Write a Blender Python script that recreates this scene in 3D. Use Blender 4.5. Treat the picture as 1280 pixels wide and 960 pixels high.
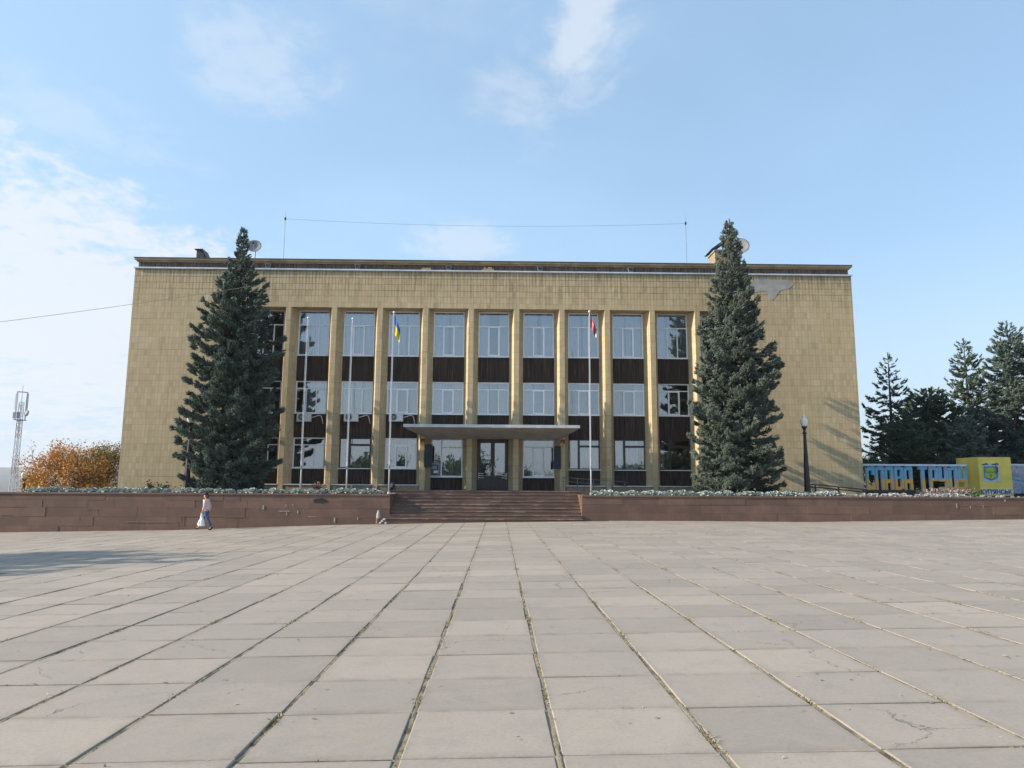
import bpy, bmesh, math, random
import numpy as np
from mathutils import Vector, Matrix, Euler
R = math.radians
for o in list(bpy.data.objects): bpy.data.objects.remove(o)
scene = bpy.context.scene
COL = scene.collection

# ------------------------------------------------------------------ camera
FPX, YAW, PITCH, ROLL, EYE = 884.0, 0.01774, 0.13824, 0.00582, 1.67
CAMROT = Matrix.Rotation(-YAW, 3, 'Z') @ Matrix.Rotation(math.pi/2 + PITCH, 3, 'X') @ Matrix.Rotation(ROLL, 3, 'Z')
cd = bpy.data.cameras.new('camera'); cam = bpy.data.objects.new('camera', cd); COL.objects.link(cam)
cam.matrix_world = Matrix.Translation((0, 0, EYE)) @ CAMROT.to_4x4()
cd.sensor_width = 36; cd.lens = FPX/1280*36; cd.clip_end = 20000; cd.clip_start = 0.1
scene.camera = cam
scene.render.resolution_x, scene.render.resolution_y = 1024, 768
# ------------------------------------------------------------------ world, sun, exposure
SUN_AZ, SUN_EL = 81.5, 24.0          # degrees left of the facade normal (behind the camera), elevation
sdir = Vector((-math.sin(R(SUN_AZ))*math.cos(R(SUN_EL)), -math.cos(R(SUN_AZ))*math.cos(R(SUN_EL)), math.sin(R(SUN_EL))))
world = bpy.data.worlds.new('World'); scene.world = world; world.use_nodes = True
scene.view_settings.view_transform = 'Standard'; scene.view_settings.look = 'None'
scene.view_settings.exposure = 0.6; scene.view_settings.gamma = 1.0; scene.view_settings.use_curve_mapping = False
sl = bpy.data.lights.new('sun', 'SUN'); sl.energy = 5.0; sl.angle = R(0.55); sl.color = (1.0, 0.90, 0.76)
so = bpy.data.objects.new('sun', sl); COL.objects.link(so); so.rotation_euler = sdir.to_track_quat('Z', 'Y').to_euler()
so.location = (0, 0, 60)

def pixdir(px, py):
    return CAMROT @ Vector(((px-640)/FPX, -(py-480)/FPX, -1.0))
def at(px, py, Y):
    d = pixdir(px, py); t = Y/d.y
    return Vector((d.x*t, Y, EYE + d.z*t))
def X(px, Y, py=560): return at(px, py, Y).x
def Z(px, py, Y): return at(px, py, Y).z

def world_nodes():
    nt = world.node_tree; nt.nodes.clear(); N = nt.nodes.new; L = nt.links.new
    out = N('ShaderNodeOutputWorld'); bg = N('ShaderNodeBackground'); bg.inputs['Strength'].default_value = 0.14
    sky = N('ShaderNodeTexSky'); sky.sky_type = 'NISHITA'; sky.sun_disc = False
    sky.sun_elevation = R(SUN_EL); sky.sun_rotation = R(180 + SUN_AZ)
    sky.air_density = 1.0; sky.dust_density = 0.6; sky.ozone_density = 1.5; sky.altitude = 100
    tc = N('ShaderNodeTexCoord')
    sep = N('ShaderNodeSeparateXYZ'); L(tc.outputs['Generated'], sep.inputs[0])
    def m(op, a, b=None, clamp=False):
        n = N('ShaderNodeMath'); n.operation = op; n.use_clamp = clamp
        for i, v in enumerate((a, b)):
            if v is None: continue
            if isinstance(v, (int, float)): n.inputs[i].default_value = v
            else: L(v, n.inputs[i])
        return n.outputs[0]
    zc = m('ADD', m('MAXIMUM', sep.outputs[2], 0.0), 0.16)
    u = m('DIVIDE', sep.outputs[0], zc); v = m('DIVIDE', sep.outputs[1], zc)
    cmb = N('ShaderNodeCombineXYZ'); L(u, cmb.inputs[0]); L(v, cmb.inputs[1])
    def noise(scale, detail, rough, off, dist=0.0):
        n = N('ShaderNodeTexNoise'); n.inputs['Scale'].default_value = scale; n.inputs['Detail'].default_value = detail
        n.inputs['Roughness'].default_value = rough; n.inputs['Distortion'].default_value = dist
        a = N('ShaderNodeVectorMath'); a.operation = 'ADD'; a.inputs[1].default_value = off
        L(cmb.outputs[0], a.inputs[0]); L(a.outputs[0], n.inputs['Vector'])
        return n.outputs['Fac']
    def ramp(x, lo, hi):
        n = N('ShaderNodeMapRange'); n.interpolation_type = 'SMOOTHSTEP'
        n.inputs['From Min'].default_value = lo; n.inputs['From Max'].default_value = hi
        L(x, n.inputs['Value']); return n.outputs[0]
    fine = noise(4.5, 9, 0.62, (3.1, 7.7, 0), 0.6)
    vfine = noise(14, 6, 0.6, (1.1, 2.7, 0), 0.4)
    big = noise(0.75, 4, 0.5, (11.3, 2.2, 0), 0.3)
    def patch(px, py, rx, ry, slant=0.0):
        # a cloud bank lying in one direction of the sky
        c = pixdir(px, py).normalized()
        rt = pixdir(px+10, py).normalized() - c; up = pixdir(px, py-10).normalized() - c
        s, cs = math.sin(R(slant)), math.cos(R(slant))
        a = (rt*cs + up*s).normalized(); b = (up*cs - rt*s).normalized()
        def dot(vec, sc):
            n = N('ShaderNodeVectorMath'); n.operation = 'DOT_PRODUCT'; n.inputs[1].default_value = vec*sc
            L(tc.outputs['Generated'], n.inputs[0]); return n.outputs['Value']
        ka, kb = FPX/rx, FPX/ry
        da = m('SUBTRACT', dot(a, ka), c.dot(a)*ka); db = m('SUBTRACT', dot(b, kb), c.dot(b)*kb)
        d2 = m('ADD', m('MULTIPLY', da, da), m('MULTIPLY', db, db))
        front = m('GREATER_THAN', dot(c, 1.0), 0.2)
        return m('MULTIPLY', m('MAXIMUM', m('SUBTRACT', 1.0, m('SQRT', d2)), 0.0), front)
    mixn = m('ADD', m('MULTIPLY', m('SUBTRACT', m('MULTIPLY', fine, 1.35), .175), 0.62), m('MULTIPLY', m('SUBTRACT', m('MULTIPLY', vfine, 1.6), .3), 0.38))
    pm = patch(10, 375, 430, 200, -25)
    dens = m('MULTIPLY', m('MULTIPLY', ramp(m('ADD', m('MULTIPLY', pm, 0.50), mixn), 0.555, 0.83), ramp(pm, 0.0, 0.25)), 0.80)
    for (px, py, rx, ry, sl_, k, amt) in ((718, 40, 95, 52, 55, 0.34, 0.55), (690, 80, 150, 100, 45, .26, .30), (330, 75, 110, 75, 0, 0.30, 0.34),
                                       (575, 308, 90, 42, 0, 0.34, 0.40), (30, 135, 240, 60, -12, 0.3, 0.22), (560, 20, 300, 60, 0, .2, .12)):
        pm = patch(px, py, rx, ry, sl_)
        d = m('MULTIPLY', m('MULTIPLY', ramp(m('ADD', m('MULTIPLY', pm, k), mixn), 0.50, 0.84), ramp(pm, 0.0, 0.35)), amt)
        dens = m('MAXIMUM', dens, d)
    # thin high veil, thicker in places and to the hazy west side
    west = ramp(m('MULTIPLY', sep.outputs[0], -1.0), -0.35, 0.75)
    veil = m('ADD', m('MULTIPLY', ramp(big, 0.40, 0.75), 0.20), m('MULTIPLY', west, 0.26))
    veil = m('ADD', veil, 0.40, True)
    vm_ = N('ShaderNodeMixRGB'); vm_.inputs['Color2'].default_value = (2.55, 3.9, 5.35, 1)
    L(veil, vm_.inputs['Fac']); L(sky.outputs[0], vm_.inputs['Color1'])
    hz = N('ShaderNodeMixRGB'); hz.inputs['Color2'].default_value = (3.15, 3.5, 4.05, 1)
    L(m('MULTIPLY', m('SUBTRACT', 1.0, ramp(sep.outputs[2], -0.02, 0.34)), 0.62), hz.inputs['Fac']); L(vm_.outputs[0], hz.inputs['Color1']); vm_ = hz
    mix = N('ShaderNodeMixRGB'); mix.inputs['Color2'].default_value = (4.25, 4.4, 4.65, 1)
    L(dens, mix.inputs['Fac']); L(vm_.outputs[0], mix.inputs['Color1'])
    L(mix.outputs[0], bg.inputs['Color']); L(bg.outputs[0], out.inputs['Surface'])
world_nodes()

# ------------------------------------------------------------------ materials
MATS = {}
class G:
    """small node-graph helper"""
    def __init__(s, name):
        s.mat = bpy.data.materials.new(name); s.mat.use_nodes = True; MATS[name] = s.mat
        s.nt = s.mat.node_tree; s.nt.nodes.clear()
        s.out = s.n('ShaderNodeOutputMaterial'); s.p = s.n('ShaderNodeBsdfPrincipled'); s.l(s.p.outputs[0], s.out.inputs['Surface'])
    def n(s, t): return s.nt.nodes.new(t)
    def l(s, a, b): s.nt.links.new(a, b)
    def put(s, v, sock):
        if hasattr(v, 'is_linked'): s.l(v, sock)
        else: sock.default_value = v
    def m(s, op, a, b=0.0, clamp=False):
        n = s.n('ShaderNodeMath'); n.operation = op; n.use_clamp = clamp; s.put(a, n.inputs[0]); s.put(b, n.inputs[1]); return n.outputs[0]
    def vm(s, op, a, b):
        n = s.n('ShaderNodeVectorMath'); n.operation = op; s.put(a, n.inputs[0]); s.put(b, n.inputs[1]); return n.outputs[0]
    def pos(s): return s.n('ShaderNodeNewGeometry').outputs['Position']
    def obj(s): return s.n('ShaderNodeTexCoord').outputs['Object']
    def noise(s, vec, scale, detail=4, rough=0.55, dist=0.0):
        n = s.n('ShaderNodeTexNoise'); n.inputs['Scale'].default_value = scale; n.inputs['Detail'].default_value = detail
        n.inputs['Roughness'].default_value = rough; n.inputs['Distortion'].default_value = dist
        if vec is not None: s.l(vec, n.inputs['Vector'])
        return n.outputs['Fac']
    def rng(s, x, a, b, c=0.0, d=1.0):
        n = s.n('ShaderNodeMapRange'); s.l(x, n.inputs['Value'])
        for k, v in (('From Min', a), ('From Max', b), ('To Min', c), ('To Max', d)): n.inputs[k].default_value = v
        return n.outputs[0]
    def mix(s, f, a, b, mode='MIX'):
        n = s.n('ShaderNodeMixRGB'); n.blend_type = mode
        s.put(f, n.inputs['Fac'])
        for v, k in ((a, 'Color1'), (b, 'Color2')):
            if hasattr(v, 'is_linked'): s.l(v, n.inputs[k])
            else: n.inputs[k].default_value = (*v, 1) if len(v) == 3 else v
        return n.outputs[0]
    def rnd(s): return s.n('ShaderNodeObjectInfo').outputs['Random']
    def island(s): return s.n('ShaderNodeNewGeometry').outputs['Random Per Island']
    def sep(s, v):
        n = s.n('ShaderNodeSeparateXYZ'); s.l(v, n.inputs[0]); return n.outputs
    def comb(s, a, b, c):
        n = s.n('ShaderNodeCombineXYZ'); s.put(a, n.inputs[0]); s.put(b, n.inputs[1]); s.put(c, n.inputs[2]); return n.outputs[0]
    def bump(s, h, strength=0.4, dist=0.01):
        n = s.n('ShaderNodeBump'); n.inputs['Strength'].default_value = strength; n.inputs['Distance'].default_value = dist
        s.l(h, n.inputs['Height']); s.l(n.outputs[0], s.p.inputs['Normal'])
    def fin(s, col, rough=0.7, metal=0.0, spec=None):
        s.put(col if hasattr(col, 'is_linked') else (*col, 1), s.p.inputs['Base Color'])
        s.put(rough, s.p.inputs['Roughness']); s.p.inputs['Metallic'].default_value = metal
        if spec is not None: s.p.inputs['Specular IOR Level'].default_value = spec
        return s.mat

def plain(name, col, rough=0.6, metal=0.0, var=0.12, scale=3.0, spec=None, bump=0.0):
    g = G(name); nz = g.noise(g.obj(), scale, 5, 0.6)
    dark = tuple(c*(1-var*1.6) for c in col); lite = tuple(min(1, c*(1+var)) for c in col)
    c = g.mix(g.rng(nz, .3, .7), dark, lite)
    if bump: g.bump(g.noise(g.obj(), scale*12, 4), bump, 0.004)
    return g.fin(c, rough, metal, spec)

def mat_tile():
    g = G('facade_tile'); p = g.pos(); s = g.sep(p)
    u = g.m('ADD', s[0], g.m('MULTIPLY', s[1], 0.73)); vec = g.comb(u, s[2], 0.0)
    br = g.n('ShaderNodeTexBrick'); g.l(vec, br.inputs['Vector']); br.offset = 0.0; br.squash = 1.0
    br.inputs['Scale'].default_value = 1.0; br.inputs['Mortar Size'].default_value = 0.013; br.inputs['Mortar Smooth'].default_value = 0.15
    br.inputs['Brick Width'].default_value = 0.205; br.inputs['Row Height'].default_value = 0.385; br.inputs['Bias'].default_value = -0.1
    br.inputs['Color1'].default_value = (0.515, 0.392, 0.228, 1); br.inputs['Color2'].default_value = (0.58, 0.460, 0.290, 1)
    br.inputs['Mortar'].default_value = (0.42, 0.315, 0.17, 1)
    col = br.outputs['Color']
    wn = g.n('ShaderNodeTexWhiteNoise'); wn.noise_dimensions = '2D'; g.l(g.comb(g.m('FLOOR', g.m('DIVIDE', u, .205)), g.m('FLOOR', g.m('DIVIDE', s[2], .385)), 0), wn.inputs['Vector'])
    tv = wn.outputs['Value']; col = g.mix(g.rng(tv, .86, 1.0, 0, .55), col, (0.34, 0.245, 0.125)); col = g.mix(g.rng(tv, .12, .0, 0, .55), col, (0.66, 0.55, 0.36))
    # larger panels of slightly different batches
    vo = g.n('ShaderNodeTexVoronoi'); vo.inputs['Scale'].default_value = 0.55; g.l(g.vm('MULTIPLY', vec, (1, 1.6, 1)), vo.inputs['Vector'])
    bs = g.sep(vo.outputs['Color'])
    col = g.mix(g.rng(bs[0], 0, 1, 0, .30), col, (0.47, 0.352, 0.196))
    nz = g.noise(vec, 0.35, 5, 0.6); col = g.mix(g.rng(nz, .42, .66, 0, .30), col, (0.43, 0.325, 0.172))
    # weathered open joints and runs of water below the roof edge
    top = g.rng(s[2], 12.2, 14.7, 0.0, 1.0)
    st = g.noise(g.vm('MULTIPLY', vec, (5.2, 0.35, 1)), 1.0, 4, 0.6)
    blot = g.noise(vec, 1.3, 6, 0.7)
    run = g.m('MULTIPLY', g.m('MULTIPLY', g.rng(st, .45, .66), g.rng(top, -.45, 1, 0, 1)), g.rng(blot, .34, .56))
    col = g.mix(g.m('MULTIPLY', run, 0.85), col, (0.13, 0.10, 0.06))
    s2 = g.noise(g.vm('MULTIPLY', vec, (9.5, 0.8, 1)), 1.0, 3, .65); up_ = g.rng(s[2], 13.0, 14.6); bl2 = g.noise(g.vm('ADD', vec, (5, 1, 0)), .55, 4, .6)
    col = g.mix(g.m('MULTIPLY', g.m('MULTIPLY', g.rng(s2, .50, .60), g.m('MULTIPLY', up_, up_)), g.rng(bl2, .40, .60, .15, .75)), col, (0.115, 0.095, 0.052))
    mort = g.m('MULTIPLY', br.outputs['Fac'], g.rng(g.m('MULTIPLY', blot, g.rng(top, 0, 1, .50, 1.45)), 0.27, .58, .05, 1.0))
    col = g.mix(mort, col, (0.12, 0.085, 0.045))
    # courses where the cladding bands meet
    hb = g.m('ABSOLUTE', g.m('SUBTRACT', g.m('FRACT', g.m('MULTIPLY', g.m('ADD', s[2], g.m('MULTIPLY', g.noise(vec, .25, 2), .05)), 1/1.925)), 0.5))
    hl = g.m('MULTIPLY', g.rng(hb, .488, .497), g.rng(g.noise(vec, .8, 4), .40, .62, 0, .55))
    col = g.mix(hl, col, (0.14, 0.10, 0.055))
    pt = g.noise(vec, 7.0, 4, 0.65); col = g.mix(g.rng(pt, .35, .75, 0, .22), col, (0.60, 0.49, 0.30))
    g.bump(g.m('SUBTRACT', g.m('MULTIPLY', pt, .3), br.outputs['Fac']), 0.35, 0.012)
    return g.fin(col, 0.72, 0, 0.35)
def mat_rib():
    g = G('brown_ribbed_siding'); p = g.pos(); s = g.sep(p)
    v = g.comb(g.m('MULTIPLY', s[0], 11.0), g.m('MULTIPLY', s[2], 0.5), 0)
    st = g.noise(v, 1.0, 3, 0.6); bl = g.noise(p, 1.4, 4)
    c = g.mix(g.rng(st, .35, .7), (0.030, 0.020, 0.016), (0.080, 0.055, 0.043))
    c = g.mix(g.m('MULTIPLY', g.rng(st, .60, .72), g.rng(bl, .4, .62, 0, .65)), c, (0.20, 0.14, 0.105))
    return g.fin(c, 0.75, 0, .2)
def mat_attic():
    g = G('attic_siding'); p = g.pos(); s = g.sep(p); st = g.noise(g.comb(g.m('MULTIPLY', s[0], 6.0), g.m('MULTIPLY', s[2], 0.5), 0), 1.0, 3, .6)
    return g.fin(g.mix(g.rng(st, .35, .7), (0.085, 0.062, 0.052), (0.17, 0.135, 0.112)), .8, 0, .2)
def mat_granite():
    g = G('brown_granite'); p = g.pos(); o = g.rnd()
    c = g.mix(o, (0.122, 0.066, 0.047), (0.185, 0.104, 0.074))
    nz = g.noise(p, 1.1, 6, .68); c = g.mix(g.rng(nz, .44, .66, 0, .7), c, (0.085, 0.054, 0.041)); c = g.mix(g.rng(nz, .44, .30, 0, .5), c, (0.205, 0.135, 0.098))
    sp = g.noise(p, 60, 3, .7); c = g.mix(g.rng(sp, .35, .7, 0, .38), c, (0.22, 0.14, 0.10))
    ps = g.sep(p); dr = g.noise(g.vm('MULTIPLY', p, (4.0, 1, .5)), 1.0, 4, .65)
    c = g.mix(g.rng(dr, .58, .75, 0, .45), c, (0.075, 0.05, 0.04))
    g.bump(sp, 0.25, 0.004)
    return g.fin(c, 0.55, 0, .4)
def mat_slab():
    g = G('concrete_paving'); p = g.pos(); s = g.sep(p)
    cx = g.m('FLOOR', g.m('DIVIDE', g.m('ADD', s[0], 0.629), 1.0367)); cy = g.m('FLOOR', g.m('DIVIDE', g.m('SUBTRACT', s[1], 4.81), 0.965))
    wn = g.n('ShaderNodeTexWhiteNoise'); wn.noise_dimensions = '2D'; g.l(g.comb(cx, cy, 0), wn.inputs['Vector'])
    c = g.mix(wn.outputs['Value'], (0.275, 0.232, 0.192), (0.388, 0.324, 0.264))
    big = g.noise(p, 0.35, 5, .6, .5); c = g.mix(g.rng(big, .35, .7, 0, .45), c, (0.25, 0.217, 0.184))
    bl = g.noise(p, 2.6, 6, .7); c = g.mix(g.rng(bl, .50, .74, 0, .45), c, (0.215, 0.188, 0.160))
    ye = g.noise(p, 1.1, 5, .7, 1.0); c = g.mix(g.rng(ye, .52, .72, 0, .40), c, (0.41, 0.335, 0.25))
    fi = g.noise(p, 130, 3, .75); c = g.mix(g.rng(fi, .3, .75, 0, .38), c, (0.44, 0.39, 0.335))
    cr = g.n('ShaderNodeTexVoronoi'); cr.feature = 'DISTANCE_TO_EDGE'; cr.inputs['Scale'].default_value = .55
    g.l(g.vm('ADD', p, g.comb(g.m('MULTIPLY', g.noise(p, 1.3, 5, .7), .9), g.m('MULTIPLY', g.noise(g.vm('ADD', p, (7, 3, 0)), 1.3, 5, .7), .9), 0)), cr.inputs['Vector'])
    ck = g.m('MULTIPLY', g.rng(cr.outputs['Distance'], .0015, .006, 1, 0), g.rng(g.noise(p, .45, 2), .56, .62)); c = g.mix(g.m('MULTIPLY', ck, .75), c, (0.10, 0.088, 0.072))
    gr_ = g.noise(p, 38, 5, .75); c = g.mix(g.rng(gr_, .52, .70, 0, .38), c, (0.185, 0.162, 0.138)); c = g.mix(g.rng(gr_, .44, .28, 0, .30), c, (0.46, 0.41, 0.35))
    # dirt washed along the slab edges
    ex = g.m('ABSOLUTE', g.m('SUBTRACT', g.m('FRACT', g.m('DIVIDE', g.m('ADD', s[0], 0.629), 1.0367)), .5)); ey = g.m('ABSOLUTE', g.m('SUBTRACT', g.m('FRACT', g.m('DIVIDE', g.m('SUBTRACT', s[1], 4.81), .965)), .5))
    ed = g.m('MULTIPLY', g.rng(g.m('MAXIMUM', ex, ey), .40, .50), g.rng(g.noise(p, 3.1, 5, .7), .40, .62)); c = g.mix(g.m('MULTIPLY', ed, .55), c, (0.215, 0.180, 0.140))
    # a few old oil and water spots
    vo = g.n('ShaderNodeTexVoronoi'); vo.inputs['Scale'].default_value = .42; g.l(g.vm('ADD', p, (1.7, .2, 0)), vo.inputs['Vector'])
    vd = g.m('ADD', vo.outputs['Distance'], g.m('MULTIPLY', g.noise(p, 5, 3), .12))
    c = g.mix(g.rng(vd, .125, .155, .42, 0), c, (0.19, 0.178, 0.165))
    g.bump(g.m('ADD', fi, g.m('MULTIPLY', g.noise(p, 22, 4, .6), .8)), 0.35, 0.004)
    return g.fin(c, 0.86, 0, .25)
def mat_soil():
    g = G('joint_soil'); p = g.pos(); a = g.noise(p, 5, 5, .65); b = g.noise(p, 60, 4, .7)
    c = g.mix(g.rng(a, .36, .54), (0.10, 0.082, 0.06), (0.36, 0.30, 0.215))
    c = g.mix(g.rng(b, .35, .7, 0, .6), c, (0.20, 0.17, 0.115))
    s = g.sep(p); fy = g.m('ABSOLUTE', g.m('SUBTRACT', g.m('FRACT', g.m('ADD', g.m('DIVIDE', g.m('SUBTRACT', s[1], 4.81), .965), .5)), .5)); fx = g.m('ABSOLUTE', g.m('SUBTRACT', g.m('FRACT', g.m('ADD', g.m('DIVIDE', g.m('ADD', s[0], .629), 1.0367), .5)), .5))
    cross = g.m('MULTIPLY', g.m('LESS_THAN', fy, .07), g.m('GREATER_THAN', fx, .035))     # the tight cross joints hold dark grit
    c = g.mix(g.m('MULTIPLY', cross, g.rng(a, .35, .62, 1.0, .35)), c, (0.055, 0.048, 0.038)); g.bump(b, .8, .02)
    return g.fin(c, .95, 0, .1)
def mat_leaf(name, dark, lite, tip=None, rough=.6, trans=0.0):
    g = G(name); isl = g.island(); cl = g.noise(g.pos(), 1.6, 3)
    c = g.mix(isl, dark, lite); c = g.mix(g.rng(cl, .40, .65, 0, .6), c, tip or lite)
    return g.fin(c, rough, 0, .25)
def mat_glass():
    g = G('window_glass')
    gl = g.n('ShaderNodeBsdfGlossy'); gl.inputs['Roughness'].default_value = 0.015; gl.inputs['Color'].default_value = (.95, .98, 1, 1)
    tr = g.n('ShaderNodeBsdfTransparent'); tr.inputs['Color'].default_value = (.80, .86, .87, 1)
    fr = g.n('ShaderNodeFresnel'); fr.inputs['IOR'].default_value = 1.9
    fac = g.m('ADD', g.m('MULTIPLY', fr.outputs[0], 0.9), 0.215, True)
    nb = g.n('ShaderNodeBump'); nb.inputs['Strength'].default_value = .09; nb.inputs['Distance'].default_value = .02
    g.l(g.noise(g.pos(), 1.6, 2), nb.inputs['Height']); g.l(nb.outputs[0], gl.inputs['Normal'])
    mx = g.n('ShaderNodeMixShader'); g.l(fac, mx.inputs[0]); g.l(tr.outputs[0], mx.inputs[1]); g.l(gl.outputs[0], mx.inputs[2])
    g.l(mx.outputs[0], g.out.inputs['Surface']); return g.mat
def mat_bands(name, cols, axis='z', obj=True):
    """flat print: colours by height"""
    g = G(name); s = g.sep(g.obj())[2]
    c = cols[0][1]
    for lim, cc in cols[1:]: c = g.mix(g.m('GREATER_THAN', s, lim), c, cc)
    return g.fin(g.mix(g.rng(g.noise(g.obj(), 6, 4), .4, .75, 0, .25), c, (.35, .33, .30)), .6)

mat_tile(); mat_rib(); mat_attic(); mat_granite(); mat_slab(); mat_soil(); mat_glass()
plain('white_frame', (0.84, 0.85, 0.86), .4, 0, .05); plain('white_metal', (0.70, 0.71, 0.72), .35, 0, .08)
plain('brown_frame', (0.045, 0.03, 0.025), .5, 0, .2); plain('interior', (0.20, 0.19, 0.17), .9, 0, .2, 1)
plain('floor_slab_interior', (0.16, 0.15, 0.14), .9)
plain('curtain_white', (0.62, 0.63, 0.64), .9, 0, .06); plain('curtain_cream', (0.36, 0.34, 0.30), .9, 0, .08); plain('curtain_blue', (0.25, 0.38, 0.58), .9, 0, .1)
plain('canopy_grey', (0.50, 0.48, 0.43), .8, 0, .15, 1.2); plain('coping_stone', (0.36, 0.275, 0.165), .8, 0, .22, 1.5)
plain('zinc', (0.62, 0.64, 0.67), .35, .35, .12, 2); plain('roof_felt', (0.06, 0.058, 0.055), .9)
plain('plaster_grey', (0.36, 0.34, 0.315), .9, 0, .18, 1.6); plain('plinth', (0.33, 0.23, 0.14), .85, 0, .2)
plain('black_iron', (0.012, 0.012, 0.016), .45, 0, .2); plain('globe_white', (0.78, 0.76, 0.68), .25, 0, .04)
plain('plaque_dark', (0.010, 0.015, 0.022), .6, 0, .2); plain('plaque_blue', (0.010, 0.018, 0.07), .6, 0, .2)
plain('atm_grey', (0.32, 0.36, 0.42), .4); plain('atm_dark', (0.02, 0.022, 0.03), .3); plain('paper', (0.75, 0.76, 0.76), .8)
plain('ac_white', (0.66, 0.66, 0.63), .5, 0, .08); plain('rust', (0.20, 0.075, 0.03), .9, 0, .3, 6)
plain('dish_grey', (0.22, 0.225, 0.23), .6, 0, .1); plain('bark', (0.055, 0.040, 0.030), .95, 0, .3, 8, None, .5); plain('bark_grey', (0.10, 0.085, 0.07), .95, 0, .3, 8)
plain('soil', (0.045, 0.033, 0.025), .95, 0, .4, 2, .1, .6); plain('rail_steel', (0.17, 0.17, 0.165), .4, .5, .15); plain('rail_brown', (0.10, 0.05, 0.04), .6)
plain('sign_white', (0.74, 0.76, 0.80), .55, 0, .08); plain('sign_brown', (0.10, 0.045, 0.042), .7, 0, .25)
plain('pylon_yellow', (0.90, 0.68, 0.13), .6, 0, .10, 1.2); plain('letter_black', (0.03, 0.025, 0.03), .5)
plain('crest_pale', (0.55, 0.62, 0.72), .5); plain('crest_blue', (0.10, 0.22, 0.42), .5); plain('crest_green', (0.16, 0.30, 0.06), .5); plain('crest_lime', (0.46, 0.50, 0.06), .5); plain('crest_dark', (0.07, 0.075, 0.10), .5)
plain('skin', (0.52, 0.31, 0.22), .6, 0, .04); plain('jacket_pink', (0.66, 0.50, 0.47), .85, 0, .08, 8); plain('jeans_blue', (0.065, 0.10, 0.20), .9, 0, .2, 8)
plain('shoe_black', (0.012, 0.012, 0.013), .5); plain('hair_dark', (0.03, 0.02, 0.015), .7); plain('bag_white', (0.78, 0.79, 0.82), .5, 0, .05, 6)
plain('stub_paint', (0.36, 0.36, 0.345), .8, 0, .25, 9); plain('tower_white', (0.62, 0.60, 0.60), .6); plain('tower_red', (0.46, 0.33, 0.35), .6); plain('tower_grey', (0.30, 0.30, 0.36), .6)
mat_leaf('spruce_blue', (0.020, 0.034, 0.024), (0.076, 0.108, 0.080), (0.145, 0.185, 0.145)); mat_leaf('spruce_green', (0.030, 0.044, 0.031), (0.105, 0.132, 0.100), (0.19, 0.22, 0.172))
mat_leaf('cone_brown', (0.10, 0.055, 0.03), (0.20, 0.12, 0.07)); mat_leaf('spruce_dark', (0.018, 0.032, 0.016), (0.055, 0.085, 0.042), (0.085, 0.115, 0.058))
mat_leaf('autumn_orange', (0.38, 0.17, 0.025), (0.70, 0.36, 0.06), (0.60, 0.33, 0.06)); mat_leaf('autumn_ochre', (0.18, 0.12, 0.025), (0.40, 0.26, 0.05), (0.24, 0.21, 0.045))
mat_leaf('cabbage_leaf', (0.28, 0.34, 0.30), (0.58, 0.63, 0.57), (0.70, 0.73, 0.68)); mat_leaf('cabbage_pale', (0.34, 0.38, 0.34), (0.60, 0.64, 0.60), (0.70, 0.72, 0.68))
mat_leaf('plant_green', (0.03, 0.06, 0.02), (0.09, 0.15, 0.05)); mat_leaf('flower_mix', (0.07, 0.06, 0.05), (0.50, 0.40, 0.38), (0.16, 0.10, 0.10))
mat_leaf('dry_grass', (0.16, 0.125, 0.055), (0.40, 0.33, 0.18), (0.20, 0.19, 0.08))
def mat_ground():
    g = G('ground_earth'); p = g.pos(); a = g.noise(p, .02, 6, .6); b = g.noise(p, .004, 5, .6); c0 = g.noise(p, .6, 4)
    c = g.mix(g.rng(a, .35, .65), (0.045, 0.055, 0.025), (0.10, 0.09, 0.045)); c = g.mix(g.rng(b, .45, .6, 0, .7), c, (0.03, 0.045, 0.022))
    c = g.mix(g.rng(c0, .4, .7, 0, .3), c, (0.12, 0.10, 0.06)); return g.fin(c, .95, 0, .1)
mat_ground()

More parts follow.
